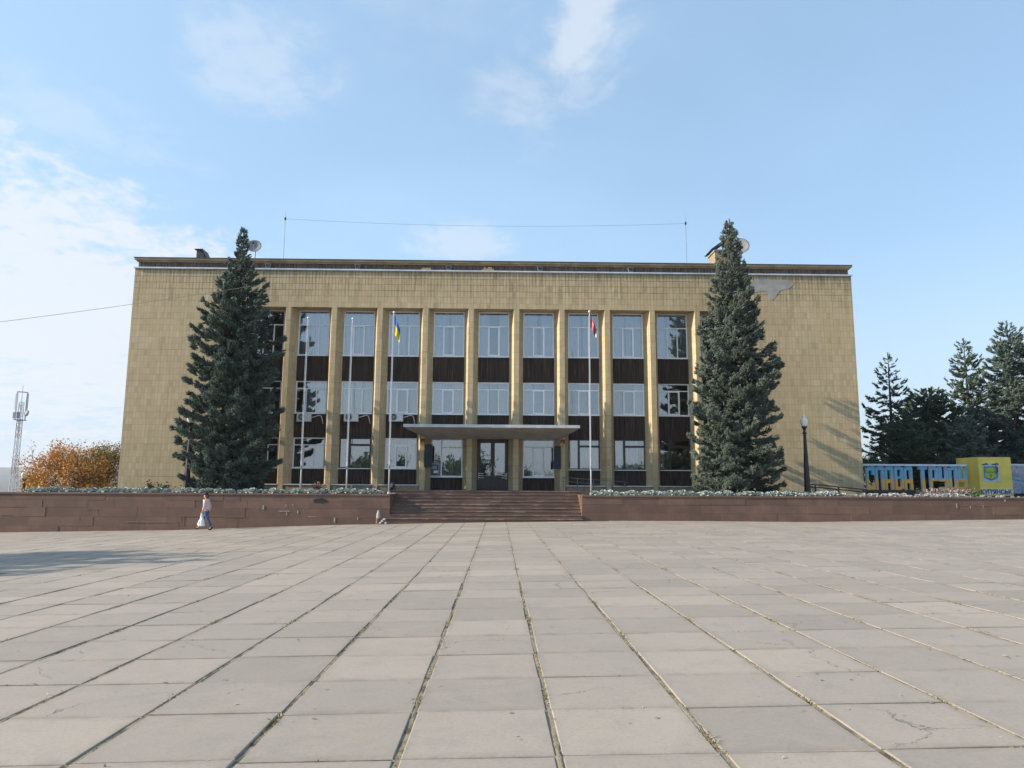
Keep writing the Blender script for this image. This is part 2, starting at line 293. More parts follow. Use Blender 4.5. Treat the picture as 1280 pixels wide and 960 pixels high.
# ------------------------------------------------------------------ mesh helpers
class MB:
    def __init__(s): s.v = []; s.f = []; s.mi = []
    def face(s, idx, mi=0): s.f.append(idx); s.mi.append(mi)
    def box(s, x0, x1, y0, y1, z0, z1, mi=0):
        b = len(s.v); s.v += [(x, y, z) for z in (z0, z1) for y in (y0, y1) for x in (x0, x1)]
        for q in ((0, 2, 3, 1), (4, 5, 7, 6), (0, 1, 5, 4), (2, 6, 7, 3), (0, 4, 6, 2), (1, 3, 7, 5)): s.face([b+i for i in q], mi)
        return s
    def cbox(s, x0, x1, y0, y1, z0, z1, c=.01, mi=0):
        """box with chamfered edges on its front (-Y) face"""
        b = len(s.v)
        s.v += [(x0, y1, z0), (x1, y1, z0), (x1, y1, z1), (x0, y1, z1), (x0, y0+c, z0), (x1, y0+c, z0), (x1, y0+c, z1), (x0, y0+c, z1),
                (x0+c, y0, z0+c), (x1-c, y0, z0+c), (x1-c, y0, z1-c), (x0+c, y0, z1-c)]
        for q in ((0, 3, 2, 1), (8, 9, 10, 11), (4, 5, 9, 8), (5, 6, 10, 9), (6, 7, 11, 10), (7, 4, 8, 11), (0, 1, 5, 4), (1, 2, 6, 5), (2, 3, 7, 6), (3, 0, 4, 7)): s.face([b+i for i in q], mi)
        return s
    def prism(s, poly, z0, z1, mi=0):
        """poly: list of (x,y) counter-clockwise, extruded in z"""
        b = len(s.v); n = len(poly); s.v += [(x, y, z0) for x, y in poly] + [(x, y, z1) for x, y in poly]
        s.face(list(range(b+n-1, b-1, -1)), mi); s.face(list(range(b+n, b+2*n)), mi)
        for i in range(n): s.face([b+i, b+(i+1) % n, b+n+(i+1) % n, b+n+i], mi)
        return s
    def plate(s, poly, y0, y1, mi=0, side=None):
        """poly: (x,z) outline seen from -Y, counter-clockwise; extruded from y0 (front) to y1"""
        b = len(s.v); n = len(poly); s.v += [(x, y0, z) for x, z in poly] + [(x, y1, z) for x, z in poly]
        s.face(list(range(b, b+n)), mi); s.face(list(range(b+2*n-1, b+n-1, -1)), mi)
        for i in range(n): s.face([b+i, b+n+i, b+n+(i+1) % n, b+(i+1) % n], mi if side is None else side)
        return s
    def tube(s, pts, r, n=6, mi=0, cap=True):
        pts = [Vector(p) for p in pts]; rs = r if isinstance(r, (list, tuple)) else [r]*len(pts); b = len(s.v)
        for i, p in enumerate(pts):
            d = (pts[min(i+1, len(pts)-1)] - pts[max(i-1, 0)]).normalized()
            a = d.cross(Vector((0, 0, 1)) if abs(d.z) < .9 else Vector((1, 0, 0))).normalized(); c = d.cross(a)
            for k in range(n):
                t = 2*math.pi*k/n; s.v.append(tuple(p + (a*math.cos(t) + c*math.sin(t))*rs[i]))
        for i in range(len(pts)-1):
            for k in range(n): s.face([b+i*n+k, b+(i+1)*n+k, b+(i+1)*n+(k+1) % n, b+i*n+(k+1) % n], mi)
        if cap:
            s.face([b+k for k in range(n)], mi); e = b+(len(pts)-1)*n; s.face([e+k for k in range(n-1, -1, -1)], mi)
        return s
    def lathe(s, prof, n=16, c=(0, 0, 0), mi=0, flute=0.0):
        b = len(s.v)
        for r, z in prof:
            for k in range(n):
                t = 2*math.pi*k/n; rr = r*(1 - flute*(k % 2)); s.v.append((c[0]+rr*math.cos(t), c[1]+rr*math.sin(t), c[2]+z))
        for i in range(len(prof)-1):
            for k in range(n): s.face([b+i*n+k, b+i*n+(k+1) % n, b+(i+1)*n+(k+1) % n, b+(i+1)*n+k], mi)
        s.face([b+k for k in range(n-1, -1, -1)], mi); e = b+(len(prof)-1)*n; s.face([e+k for k in range(n)], mi)
        return s
    def mesh(s, name, mats, smooth=False):
        me = bpy.data.meshes.new(name); me.from_pydata(s.v, [], s.f)
        for m_ in ([mats] if isinstance(mats, str) else mats): me.materials.append(MATS[m_])
        if any(s.mi): me.polygons.foreach_set('material_index', s.mi)
        if smooth: me.polygons.foreach_set('use_smooth', [True]*len(me.polygons))
        me.update(); return me
    def build(s, name, mats, parent=None, smooth=False, loc=None):
        return link(name, s.mesh(name, mats, smooth), parent, loc)
def link(name, me, parent=None, loc=None):
    o = bpy.data.objects.new(name, me); COL.objects.link(o)
    if parent is not None: o.parent = parent
    if loc is not None: o.location = loc
    return o
def tag(o, label, cat=None, group=None, kind=None):
    o['label'] = label
    if cat: o['category'] = cat
    if group: o['group'] = group
    if kind: o['kind'] = kind
    return o
def empty(name, loc=(0, 0, 0)):
    o = bpy.data.objects.new(name, None); COL.objects.link(o); o.location = loc; o.empty_display_size = .3; return o
def arrmesh(name, V, F, mats, mi=None, smooth=False):
    """V (n,3) array, F (m,3) or (m,4) array -> mesh, fast"""
    me = bpy.data.meshes.new(name); V = np.asarray(V, np.float32); F = np.asarray(F, np.int32); k = F.shape[1]
    me.vertices.add(len(V)); me.vertices.foreach_set('co', V.ravel())
    me.loops.add(F.size); me.loops.foreach_set('vertex_index', F.ravel())
    me.polygons.add(len(F)); me.polygons.foreach_set('loop_start', np.arange(0, F.size, k, dtype=np.int32)); me.polygons.foreach_set('loop_total', np.full(len(F), k, np.int32))
    for m_ in ([mats] if isinstance(mats, str) else mats): me.materials.append(MATS[m_])
    if mi is not None: me.polygons.foreach_set('material_index', np.asarray(mi, np.int32))
    if smooth: me.polygons.foreach_set('use_smooth', np.ones(len(F), bool))
    me.update(calc_edges=True); me.validate(); return me

# ------------------------------------------------------------------ ground, plaza, terrace
YW_FRONT = 36.5      # face of the granite wall
YF = 43.0            # facade plane
YG = 43.82           # window plane
ZT = 0.98            # terrace bed
ZFL = 1.20           # landing / floor level
WT = 1.05            # top of the granite wall
def pz(x, y):
    b = 0.21*max(0.0, 1-(x/15.5)**2)*min(1.0, max(0.0, y)/36.5)**2
    return .0171*x - .0143*y + b

def build_ground():
    rs = [0, 20, 45, 70, 100, 140, 200, 280, 400, 600, 900, 1300, 1800, 2400, 3000, 3600, 4200, 4800, 5400]; n = 72
    rnd = random.Random(4)
    V = [(0, 20, -2.7)]; F = []
    for i, r in enumerate(rs[1:]):
        for k in range(n):
            t = 2*math.pi*k/n; x = r*math.cos(t); y = 20 + r*math.sin(t)
            fall = min(1, max(0, (r-75)/240)); fall = fall*fall*(3-2*fall)
            z = -2.7 - 22*fall
            hill = min(1, max(0, (r-1500)/2700)); hill = hill*hill*(3-2*hill)
            z += hill*(82 + 9*math.sin(3*t+1) + 5*math.sin(11*t) + 2.5*math.sin(23*t+r*.01))
            if r > 300: z += rnd.uniform(-1.2, 1.2)
            V.append((x, y, z))
    for k in range(n): F.append((0, 1+k, 1+(k+1) % n))
    Q = []
    for i in range(len(rs)-2):
        a = 1+i*n; b = a+n
        for k in range(n): Q.append((a+k, b+k, b+(k+1) % n, a+(k+1) % n))
    me = bpy.data.meshes.new('ground'); me.from_pydata(V, [], F+Q); me.materials.append(MATS['ground_earth'])
    me.polygons.foreach_set('use_smooth', [True]*len(me.polygons))
    tag(link('ground', me), 'dry grassy land falling away behind the square to a hazy far ridge', 'ground', None, 'structure')
build_ground()

JX0, JW, JY0, JD = -.629, 1.0367, 4.81, .965
def build_plaza():
    xs = np.linspace(-46, 50, 65); ys = np.linspace(-26, YW_FRONT+.2, 50)
    V = [(x, y, pz(x, y)-.009) for y in ys for x in xs]; nx = len(xs); F = [(j*nx+i, j*nx+i+1, (j+1)*nx+i+1, (j+1)*nx+i) for j in range(len(ys)-1) for i in range(nx-1)]
    b = len(V); ring = [i for i in range(nx)] + [j*nx+nx-1 for j in range(1, len(ys))] + [(len(ys)-1)*nx+i for i in range(nx-2, -1, -1)] + [j*nx for j in range(len(ys)-2, 0, -1)]
    V += [(V[i][0], V[i][1], -3.2) for i in ring]; m_ = len(ring)
    F += [(ring[k], b+k, b+(k+1) % m_, ring[(k+1) % m_]) for k in range(m_)]
    me = bpy.data.meshes.new('plaza'); me.from_pydata(V, [], F); me.materials.append(MATS['joint_soil']); me.update()
    pl = tag(link('plaza', me), 'wide square paved with large grey concrete slabs with weedy joints', 'square', None, 'structure')
    rnd = random.Random(7); cells = []
    inv = CAMROT.transposed()
    colj = {k: (rnd.uniform(-.012, .012), rnd.uniform(-.035, .035)) for k in range(-50, 60)}
    for k in range(-31, 32):
        for j in range(-9, 33):
            x0 = JX0+k*JW+colj[k][0]; x1 = JX0+(k+1)*JW+colj[k+1][0]
            y0 = JY0+j*JD+colj[k][1]+rnd.uniform(-.006, .006); y1 = JY0+(j+1)*JD+colj[k][1]
            if y1 > YW_FRONT-.42 and -6.2 < x1 and x0 < 5.2: y1 = min(y1, YW_FRONT-.42)
            y1 = min(y1, YW_FRONT-.01)
            if y1-y0 < .25: continue
            gl, gt = (rnd.uniform(.015, .026), rnd.uniform(.006, .012)) if y0 < 13 else (rnd.uniform(.004, .012), rnd.uniform(.004, .009))
            vis = True; pp = []
            for (x, y) in ((x0, y0), (x1, y0), (x1, y1), (x0, y1)):
                c = inv @ Vector((x, y, pz(x, y)-EYE))
                if c.z > -.5: vis = False; break
                pp.append((640+FPX*c.x/-c.z, 480-FPX*c.y/-c.z))
            area = 0
            if vis:
                cxm = sum(p[0] for p in pp)/4; cym = sum(p[1] for p in pp)/4
                if -60 < cxm < 1340 and cym < 990:
                    area = abs(sum(pp[i][0]*pp[(i+1) % 4][1]-pp[(i+1) % 4][0]*pp[i][1] for i in range(4)))/2
            cells.append((area, x0+gl, x1-gl, y0+gt, y1-gt))
    cells.sort(key=lambda c: -c[0])
    def slab(mb, x0, x1, y0, y1, cx=0, cy=0, cz=0):
        c = rnd.uniform(.004, .009); b = len(mb.v); dz = [rnd.uniform(-.004, .004) for _ in range(4)]; base = rnd.uniform(-.003, .003)
        jx = lambda: rnd.uniform(-.006, .006)
        P = [(x0+jx(), y0+jx()*.4), (x1+jx(), y0+jx()*.4), (x1+jx(), y1+jx()*.4), (x0+jx(), y1+jx()*.4)]
        for lvl in range(3):
            for i, (x, y) in enumerate(P):
                sx_ = c if i in (0, 3) else -c; sy_ = c if i in (0, 1) else -c
                z = pz(x, y)+base+dz[i] - (.06 if lvl == 0 else c*.8 if lvl == 1 else 0)
                if lvl == 2: x += sx_; y += sy_
                mb.v.append((x-cx, y-cy, z-cz))
        for l_ in (0, 1):
            for i in range(4): mb.face([b+l_*4+i, b+l_*4+(i+1) % 4, b+l_*4+4+(i+1) % 4, b+l_*4+4+i])
        mb.face([b+8, b+9, b+10, b+11])
    for (a, x0, x1, y0, y1) in cells[:300]:
        mb = MB(); cx, cy = (x0+x1)/2, (y0+y1)/2; slab(mb, x0, x1, y0, y1, cx, cy, pz(cx, cy)); mb.build('paving_slab', 'concrete_paving', pl, loc=(cx, cy, pz(cx, cy)))
    mb = MB()
    for (a, x0, x1, y0, y1) in cells[300:]: slab(mb, x0, x1, y0, y1)
    o = mb.build('far_paving_slabs', 'concrete_paving', pl); o['kind'] = 'stuff'
    # sand and moss heaped unevenly in the lengthwise joints
    V = []; F = []
    for k in range(-17, 19):
        xj = JX0+k*JW+colj[k][0]; y = 3.3; ph = rnd.uniform(0, 9); b0 = len(V); n_ = 0
        while y < 32:
            h = -.004+.006*math.sin(y*1.9+ph)+.004*math.sin(y*4.7+2*ph)+rnd.uniform(-.003, .003); wv = .024+rnd.uniform(-.006, .010)
            z = pz(xj, y)
            V.extend([(xj-wv, y, z-.010), (xj+rnd.uniform(-.008, .008), y, z+h), (xj+wv, y, z-.010)]); n_ += 1
            y += rnd.uniform(.03, .06)*(1+y*.06)
        for i in range(n_-1):
            a = b0+3*i; F.extend([(a, a+1, a+4, a+3), (a+1, a+2, a+5, a+4)])
    o = link('joint_fill', arrmesh('joint_fill', V, F, 'joint_soil'), pl); o['kind'] = 'stuff'
    # dry grass in the joints
    V = []; F = []
    def blade(x, y, h, a, lean):
        b = len(V); z = pz(x, y)-.03; w = rnd.uniform(.003, .008); dx, dy = math.cos(a)*w, math.sin(a)*w; lx, ly = lean
        V.extend([(x-dx, y-dy, z), (x+dx, y+dy, z), (x+lx*.45+dx*.7, y+ly*.45+dy*.7, z+h*.7), (x+lx*.45-dx*.7, y+ly*.45-dy*.7, z+h*.7), (x+lx, y+ly, z+h*.95)])
        F.append((b, b+1, b+2)); F.append((b, b+2, b+3)); F.append((b+3, b+2, b+4))
    for k in range(-16, 18):
        xj = JX0+k*JW+colj[k][0]; y = 3.4
        ph = rnd.uniform(0, 9)
        while y < 30:
            d = .5+.5*math.sin(y*2.1+ph)+.45*math.sin(y*5.3+ph*2)
            y += rnd.uniform(.02, .07)*(1+y*.05)
            if d < .25 or abs(xj) > .75*y+1: continue
            cl = 1+int(max(0, d-.55)*7)
            for _ in range(cl*2):
                h = rnd.uniform(.022, .045)+max(0, d-1)*.03
                blade(xj+rnd.gauss(0, .012+.008*max(0, d-.9)), y+rnd.uniform(-.03, .03), h, rnd.uniform(0, 6.3), (rnd.gauss(0, .025), rnd.gauss(0, .025)))
    for j in range(-2, 14):
        yj = JY0+j*JD
        for k in range(-12, 12):
            if rnd.random() < .45: continue
            xa = JX0+k*JW; n_ = rnd.randint(3, 26); c0 = rnd.uniform(0, 1)
            for _ in range(n_):
                x = xa+(c0+rnd.gauss(0, .12)) % 1*JW
                blade(x, yj+colj[k][1]+rnd.gauss(0, .006), rnd.uniform(.025, .042), rnd.uniform(0, 6.3), (rnd.gauss(0, .014), rnd.gauss(0, .014)))
    o = link('joint_grass', arrmesh('joint_grass', V, F, 'dry_grass'))
    tag(o, 'dry yellowed grass and weeds growing in the paving joints', 'grass', None, 'stuff')
build_plaza()

def litter():
    rng = np.random.default_rng(12); n = 420; y = 4.2+28*rng.beta(1.0, 1.6, n); x = rng.uniform(-.78, .78, n)*y; P = np.stack([x, y, [pz(a, b)+.006 for a, b in zip(x, y)]], 1)
    TV = np.array([(-.5, -.3, 0), (.4, -.35, .06), (.55, .25, 0), (-.35, .35, .10)]); TF = np.array([(0, 1, 2), (0, 2, 3)])
    A = rng.normal(0, 1, (n, 3))*np.array([1, 1, .12]); B = np.tile(np.array([[0., 0, 1.]]), (n, 1)); TVV = TV
    A /= np.linalg.norm(A, axis=1, keepdims=True); S = rng.uniform(.012, .034, n)*(1+.02*y); C = np.cross(B, A)
    V = (P[:, None, :]+S[:, None, None]*(TVV[None, :, 0:1]*A[:, None, :]+TVV[None, :, 1:2]*C[:, None, :]+TVV[None, :, 2:3]*B[:, None, :])).reshape(-1, 3); F = (TF[None]+(np.arange(n)*4)[:, None, None]).reshape(-1, 3)
    tag(link('litter', arrmesh('litter', V, F, 'litter_mix')), 'scattered dry leaves and specks of litter on the paving', 'litter', None, 'stuff')
mat_leaf('litter_mix', (0.06, 0.045, 0.03), (0.55, 0.48, 0.38), (0.12, 0.09, 0.05)); litter()
XSL, XSR = at(487, 640, YW_FRONT).x, at(727.5, 640, YW_FRONT).x     # stair opening between the wall ends
def build_terrace():
    mb = MB()
    mb.box(-25.2, XSL-.42, YW_FRONT+.35, 82, -3.2, ZT)             # bed and ground left of the steps
    mb.box(XSR+.42, 62, YW_FRONT+.35, 82, -3.2, ZT)
    mb.box(XSL-.42, XSR+.42, 42.2, 82, -3.2, ZT)
    mb.box(-46, -25.2, YW_FRONT+.35, 38.4, -3.2, ZT)
    tag(mb.build('terrace', 'soil'), 'raised earth terrace and planting bed behind the granite wall', 'terrace', None, 'structure')
build_terrace()

def granite_wall(x0, x1, label, pier_side, seed, piece_lo):
    rnd = random.Random(seed); w = empty('retaining_wall', ((x0+x1)/2, YW_FRONT, -.3)); ox, oy, oz = w.location
    core = MB().box(x0+.04-ox, x1-.04-ox, .03, .40, -2.0, WT-.09-oz); core.build('wall_core', 'brown_granite', w)
    zs = [-1.35, -.62, -.16, .30, .66, WT-.10]
    if pier_side > 0: zs = [-.9, -.28, .16, .58, WT-.10]
    for c in range(len(zs)-1):
        x = x0
        while x < x1-.01:
            wd = rnd.uniform(.8, 3.2); xe = x+wd
            if x1-xe < .5: xe = x1
            pr = rnd.choice((0, 0, .004, .008, .014)); 
            MB().cbox(x+.002-ox, xe-.002-ox, -pr, .05, zs[c]+.0015-oz, zs[c+1]-.0015-oz, .003).build('granite_slab', 'brown_granite', w)
            x = xe
    x = x0
    while x < x1-.01:
        xe = x+rnd.uniform(1.1, 1.9)
        if x1-xe < .6: xe = x1
        MB().cbox(x+.003-ox, xe-.003-ox, -.045, .42, WT-.097-oz, WT-oz+rnd.uniform(-.004, .004), .01).build('coping_slab', 'brown_granite', w)
        x = xe
    # return face beside the steps
    xe = x1 if pier_side < 0 else x0
    sgn = 1 if pier_side < 0 else -1
    for i, (ya, yb) in enumerate(((.06, 1.1), (1.1, 2.2), (2.2, 3.3))):
        for zi in range(3):
            za, zb = -.62+zi*.55, -.62+(zi+1)*.55
            xa, xb = sorted((xe - sgn*.06, xe + sgn*(.002+.004*rnd.random())))
            mb = MB().box(xa-ox, xb-ox, ya+.003, yb-.003, za-oz, min(zb, WT-.1)-.004-oz); mb.build('granite_slab', 'brown_granite', w)
    xa, xb = sorted((xe-sgn*.40, xe+sgn*.02))
    MB().box(xa-ox, xb-ox, .425, 3.3, WT-.097-oz, WT-.002-oz).build('coping_slab', 'brown_granite', w)
    xa, xb = sorted((xe-sgn*.38, xe-sgn*.061)); MB().box(xa-ox, xb-ox, .40, 3.28, -2, WT-.1-oz).build('wall_core', 'brown_granite', w)
    tag(w, label, 'wall', 'granite walls beside the steps')
    return w
wl = granite_wall(-46, XSL, 'brown granite retaining wall that the pedestrian walks along, tall at its outer end', -1, 11, 0)
wr = granite_wall(XSR, 52, 'brown granite retaining wall below the yellow pylon and blue-yellow letters', 1, 12, 0)
# graffiti paint drips and missing stone on the wall by the flagpoles
mb = MB()
for (px, py, w_, h_) in ((355, 639, .55, .035), (358, 642, .03, .16), (372, 640, .05, .14), (366, 631, .05, .07), (357, 632, .04, .08), (418, 650, .06, .26), (329, 634, .07, .20), (447, 648, .04, .12), (390, 646, .4, .02)):
    p = at(px, py, YW_FRONT-.02); mb.box(p.x-w_/2-wl.location.x, p.x+w_/2-wl.location.x, -.021, -.0145, p.z-h_/2-wl.location.z, p.z+h_/2-wl.location.z)
mb.build('paint_mark', 'stub_paint', wl)
mb = MB()
for (x0_, y0_, x1_, y1_) in ((157, 652, 222, 653), (221.5, 653, 222.5, 660), (225.5, 645, 226.5, 652), (226, 644.6, 252, 645.5), (280, 646, 306, 646.7), (98, 645, 99, 652), (120.5, 637, 121.5, 643), (0, 643, 13, 643.7), (104, 636, 121, 636.6)):
    p, q = at(x0_, y1_, YW_FRONT-.02), at(x1_, y0_, YW_FRONT-.02); mb.box(p.x-wl.location.x, q.x-wl.location.x, -.0205, -.0147, p.z-wl.location.z, q.z-wl.location.z)
plain('mortar', (0.20, 0.145, 0.105), .9); mb.build('mortar_line', 'mortar', wl)
p = at(401, 626, YW_FRONT); mb = MB(); rn = random.Random(3)
mb.plate([(p.x-wl.location.x+.36*math.cos(t)*(1+.2*rn.uniform(-1, 1)), p.z-wl.location.z+.13*math.sin(t)*(1+.3*rn.uniform(-1, 1))) for t in np.linspace(0, 2*math.pi, 14, endpoint=False)], -.0165, -.0148)
mb.build('dark_patch', 'plaque_dark', wl)
mb = MB()
for (px, py, w_, h_) in ((1196, 632, .05, .22), (1213, 634, .03, .12), (1256, 625, .09, .16), (1229, 633, .03, .12)):
    p = at(px, py, YW_FRONT-.02); mb.box(p.x-w_/2-wr.location.x, p.x+w_/2-wr.location.x, -.021, -.0145, p.z-h_/2-wr.location.z, p.z+h_/2-wr.location.z)
mb.build('paint_mark', 'stub_paint', wr)

def build_steps():
    st = empty('entrance_steps', ((XSL+XSR)/2, YW_FRONT, -.35)); ox, oy, oz = st.location; rnd = random.Random(21)
    n = 9; zb = -.32; rise = (ZFL-zb)/n; tread = .31
    for i in range(n):
        y0 = -.38+i*tread; z1 = zb+(i+1)*rise-oz; z0 = (zb+i*rise-oz) if i else -.75
        xa, xb = XSL-ox+.004, XSR-ox-.004
        if i == 0: xa -= .25; xb += .0; 
        s = MB().box(xa+.02, xb-.02, y0+.03, 3.2, z0, z1-.045).build('step', 'brown_granite', st)
        x = xa
        while x < xb-.01:
            xe = min(xb, x+rnd.uniform(.9, 1.9)); xe = xb if xb-xe < .5 else xe
            MB().cbox(x+.003, xe-.003, y0-.02+rnd.uniform(-.006, .006), y0+tread+.04, z1-.043, z1+rnd.uniform(-.003, .003), .012).build('tread_slab', 'step_edge' if 'step_edge' in MATS else 'brown_granite', s)
            if i: MB().cbox(x+.004, xe-.004, y0+rnd.uniform(0, .008), y0+.028, z0+.005, z1-.046, .004).build('riser_slab', 'brown_granite', s)
            x = xe
    # landing in front of the doors
    ya = -.38+n*tread+.04; x = XSL-ox-.38
    ld = MB().box(XSL-.4-ox, XSR+.4-ox, ya+.01, 42.19-oy, -1.5, ZFL-.047-oz).build('landing', 'brown_granite', st)
    for j in range(3):
        y0 = ya+j*(42.19-oy-ya)/3; y1 = ya+(j+1)*(42.19-oy-ya)/3
        for i in range(9):
            x0 = XSL-.4-ox+i*(XSR-XSL+.8)/9; x1 = x0+(XSR-XSL+.8)/9
            MB().box(x0+.004, x1-.004, y0+.004, y1-.004, ZFL-.045-oz, ZFL-oz+rnd.uniform(-.003, .003)).build('landing_slab', 'brown_granite', ld)
    tag(st, 'wide brown granite steps leading up to the entrance doors', 'steps')
g = G('step_edge'); p_ = g.pos(); nz = g.noise(p_, 1.7, 5, .65)
g.fin(g.mix(g.rng(nz, .48, .66), (0.11, 0.070, 0.054), (0.27, 0.20, 0.145)), .6)
build_steps()

# ------------------------------------------------------------------ the building
XL, XR = at(147, 606, YF).x, at(1080, 606, YF).x
PIT = 2.825; XC = -.385
PC = [XC+(k-5.5)*PIT for k in range(12)]                # pilaster centres
BC = [XC+(k-5)*PIT for k in range(11)]                  # bay centres
FH, BH = .157, .445                                     # pilaster half width front / back
ZB = Z(617, 386, YF); ZLEDGE = Z(620, 339.5, YF); ZTOP = Z(620, 325.6, YF-.19); ZCOP = ZTOP-.26
YB = YF+15
bl = empty('administration_building', ((XL+XR)/2, YF+7.5, ZT)); BO = Vector(bl.location)
def bp(mb, name, mats, parent=None, smooth=False):
    """build a part given in world coordinates below the building empty"""
    mb.v = [(x-BO.x, y-BO.y, z-BO.z) for x, y, z in mb.v]
    return mb.build(name, mats, parent or bl, smooth)
def build_shell():
    wl_, wr_ = PC[0]-FH, PC[11]+FH
    bp(MB().box(XL, wl_, YF, YF+1.4, ZT-.3, ZLEDGE-.05), 'wing_wall', 'facade_tile')
    bp(MB().box(wr_, XR, YF, YF+1.4, ZT-.3, ZLEDGE-.05), 'wing_wall', 'facade_tile')
    bp(MB().box(wl_, wr_, YF, YF+1.4, ZB, ZLEDGE-.05), 'frieze_wall', 'facade_tile')
    bp(MB().box(XL, XL+.5, YF+1.4, YB, ZT-.3, ZLEDGE-.05), 'side_wall', 'facade_tile')
    bp(MB().box(XR-.5, XR, YF+1.4, YB, ZT-.3, ZLEDGE-.05), 'side_wall', 'facade_tile')
    bp(MB().box(XL+.5, XR-.5, YB-.5, YB, ZT-.3, ZLEDGE-.05), 'rear_wall', 'facade_tile')
    for k in range(12):
        c = PC[k]; z0 = ZFL-.25
        mb = MB().prism([(c-FH, YF), (c+FH, YF), (c+BH, YG-.02), (c+BH, YG+.25), (c-BH, YG+.25), (c-BH, YG-.02)], z0, ZB-.002)
        bp(mb, 'pilaster', 'facade_tile')
    # zinc ledge, ribbed attic, coping, roof
    bp(MB().box(XL-.05, XR+.05, YF-.10, YB+.05, ZLEDGE-.05, ZLEDGE+.035), 'ledge_flashing', 'zinc')
    za, zb = ZLEDGE+.035, ZCOP
    def ribs(x0, x1, y0, z0, z1, pitch=.15, d=.028, name='ribbed_panel', parent=None, mat='brown_ribbed_siding'):
        n = max(2, int((x1-x0)/pitch)); mb = MB(); st = (x1-x0)/n; pr = []
        for i in range(n):
            a = x0+i*st; pr += [(a, y0+d), (a+st*.22, y0+d), (a+st*.34, y0), (a+st*.86, y0)]
        pr.append((x1, y0+d))
        b = len(mb.v); mb.v += [(x, y, z0) for x, y in pr] + [(x, y, z1) for x, y in pr]; m_ = len(pr)
        for i in range(m_-1): mb.face([b+i, b+i+1, b+m_+i+1, b+m_+i])
        return bp(mb, name, mat, parent)
    ribs(XL+.12, XR-.12, YF+.10, za, zb, .2, .03, 'attic_cladding', None, 'attic_siding')
    bp(MB().box(XL+.12, XR-.12, YF+.135, YB-.12, za, zb), 'attic_core', 'brown_frame')
    bp(MB().box(XL+.06, XR-.06, YF+.03, YB-.04, zb, zb+.105), 'coping', 'coping_stone')
    bp(MB().box(XL-.06, XR+.06, YF-.08, YB+.05, zb+.105, zb+.22), 'coping', 'coping_stone')
    bp(MB().box(XL-.09, XR+.09, YF-.11, YB+.08, zb+.22, zb+.26), 'roof_edge', 'roof_felt')
    # rooms behind the windows
    bp(MB().box(PC[0], PC[11], YG+3.6, YG+3.75, ZFL, ZB), 'inner_wall', 'interior')
    for z in (ZFL-.2, Z(617, 521, YG)-.45, Z(617, 449, YG)-.45, ZB+.1): bp(MB().box(PC[0], PC[11], YG+.3, YG+3.6, z, z+.18), 'inner_floor', 'floor_slab_interior')
    for k in range(12): bp(MB().box(PC[k]-.06, PC[k]+.06, YG+.26, YG+3.6, ZFL, ZB), 'partition', 'interior')
    return ribs
ribs = build_shell()

# levels in the window plane (rows measured at bay 5 for the upper floors, bay 2 for the ground floor)
z3 = (Z(617, 446.5, YG), Z(617, 408.5, YG), ZB-.02)
z2 = (Z(617, 518.5, YG), Z(617, 487.3, YG), Z(617, 478, YG))
z1 = (Z(445, 585.5, YG), Z(445, 556.5, YG), Z(445, 547.2, YG))
z1e = (Z(617, 596.5, YG), Z(617, 558.5, YG), Z(617, 548.5, YG))
zbase = Z(445, 606, YG)
HW = PIT/2-BH+.005
def curtain(parent, x0, x1, z0, z1, mat, seed, amp=.035):
    rnd = random.Random(seed); n = max(6, int((x1-x0)/.045)); mb = MB(); pr = []
    for i in range(n+1): pr.append((x0+(x1-x0)*i/n, YG+.30+amp*math.sin(i*1.55+seed)+rnd.uniform(-.012, .012)))
    mb.v = [(x, y, z0) for x, y in pr]+[(x, y, z1) for x, y in pr]; m_ = n+1
    for i in range(n): mb.face([i, i+1, m_+i+1, m_+i])
    bp(mb, 'curtain', mat, parent)
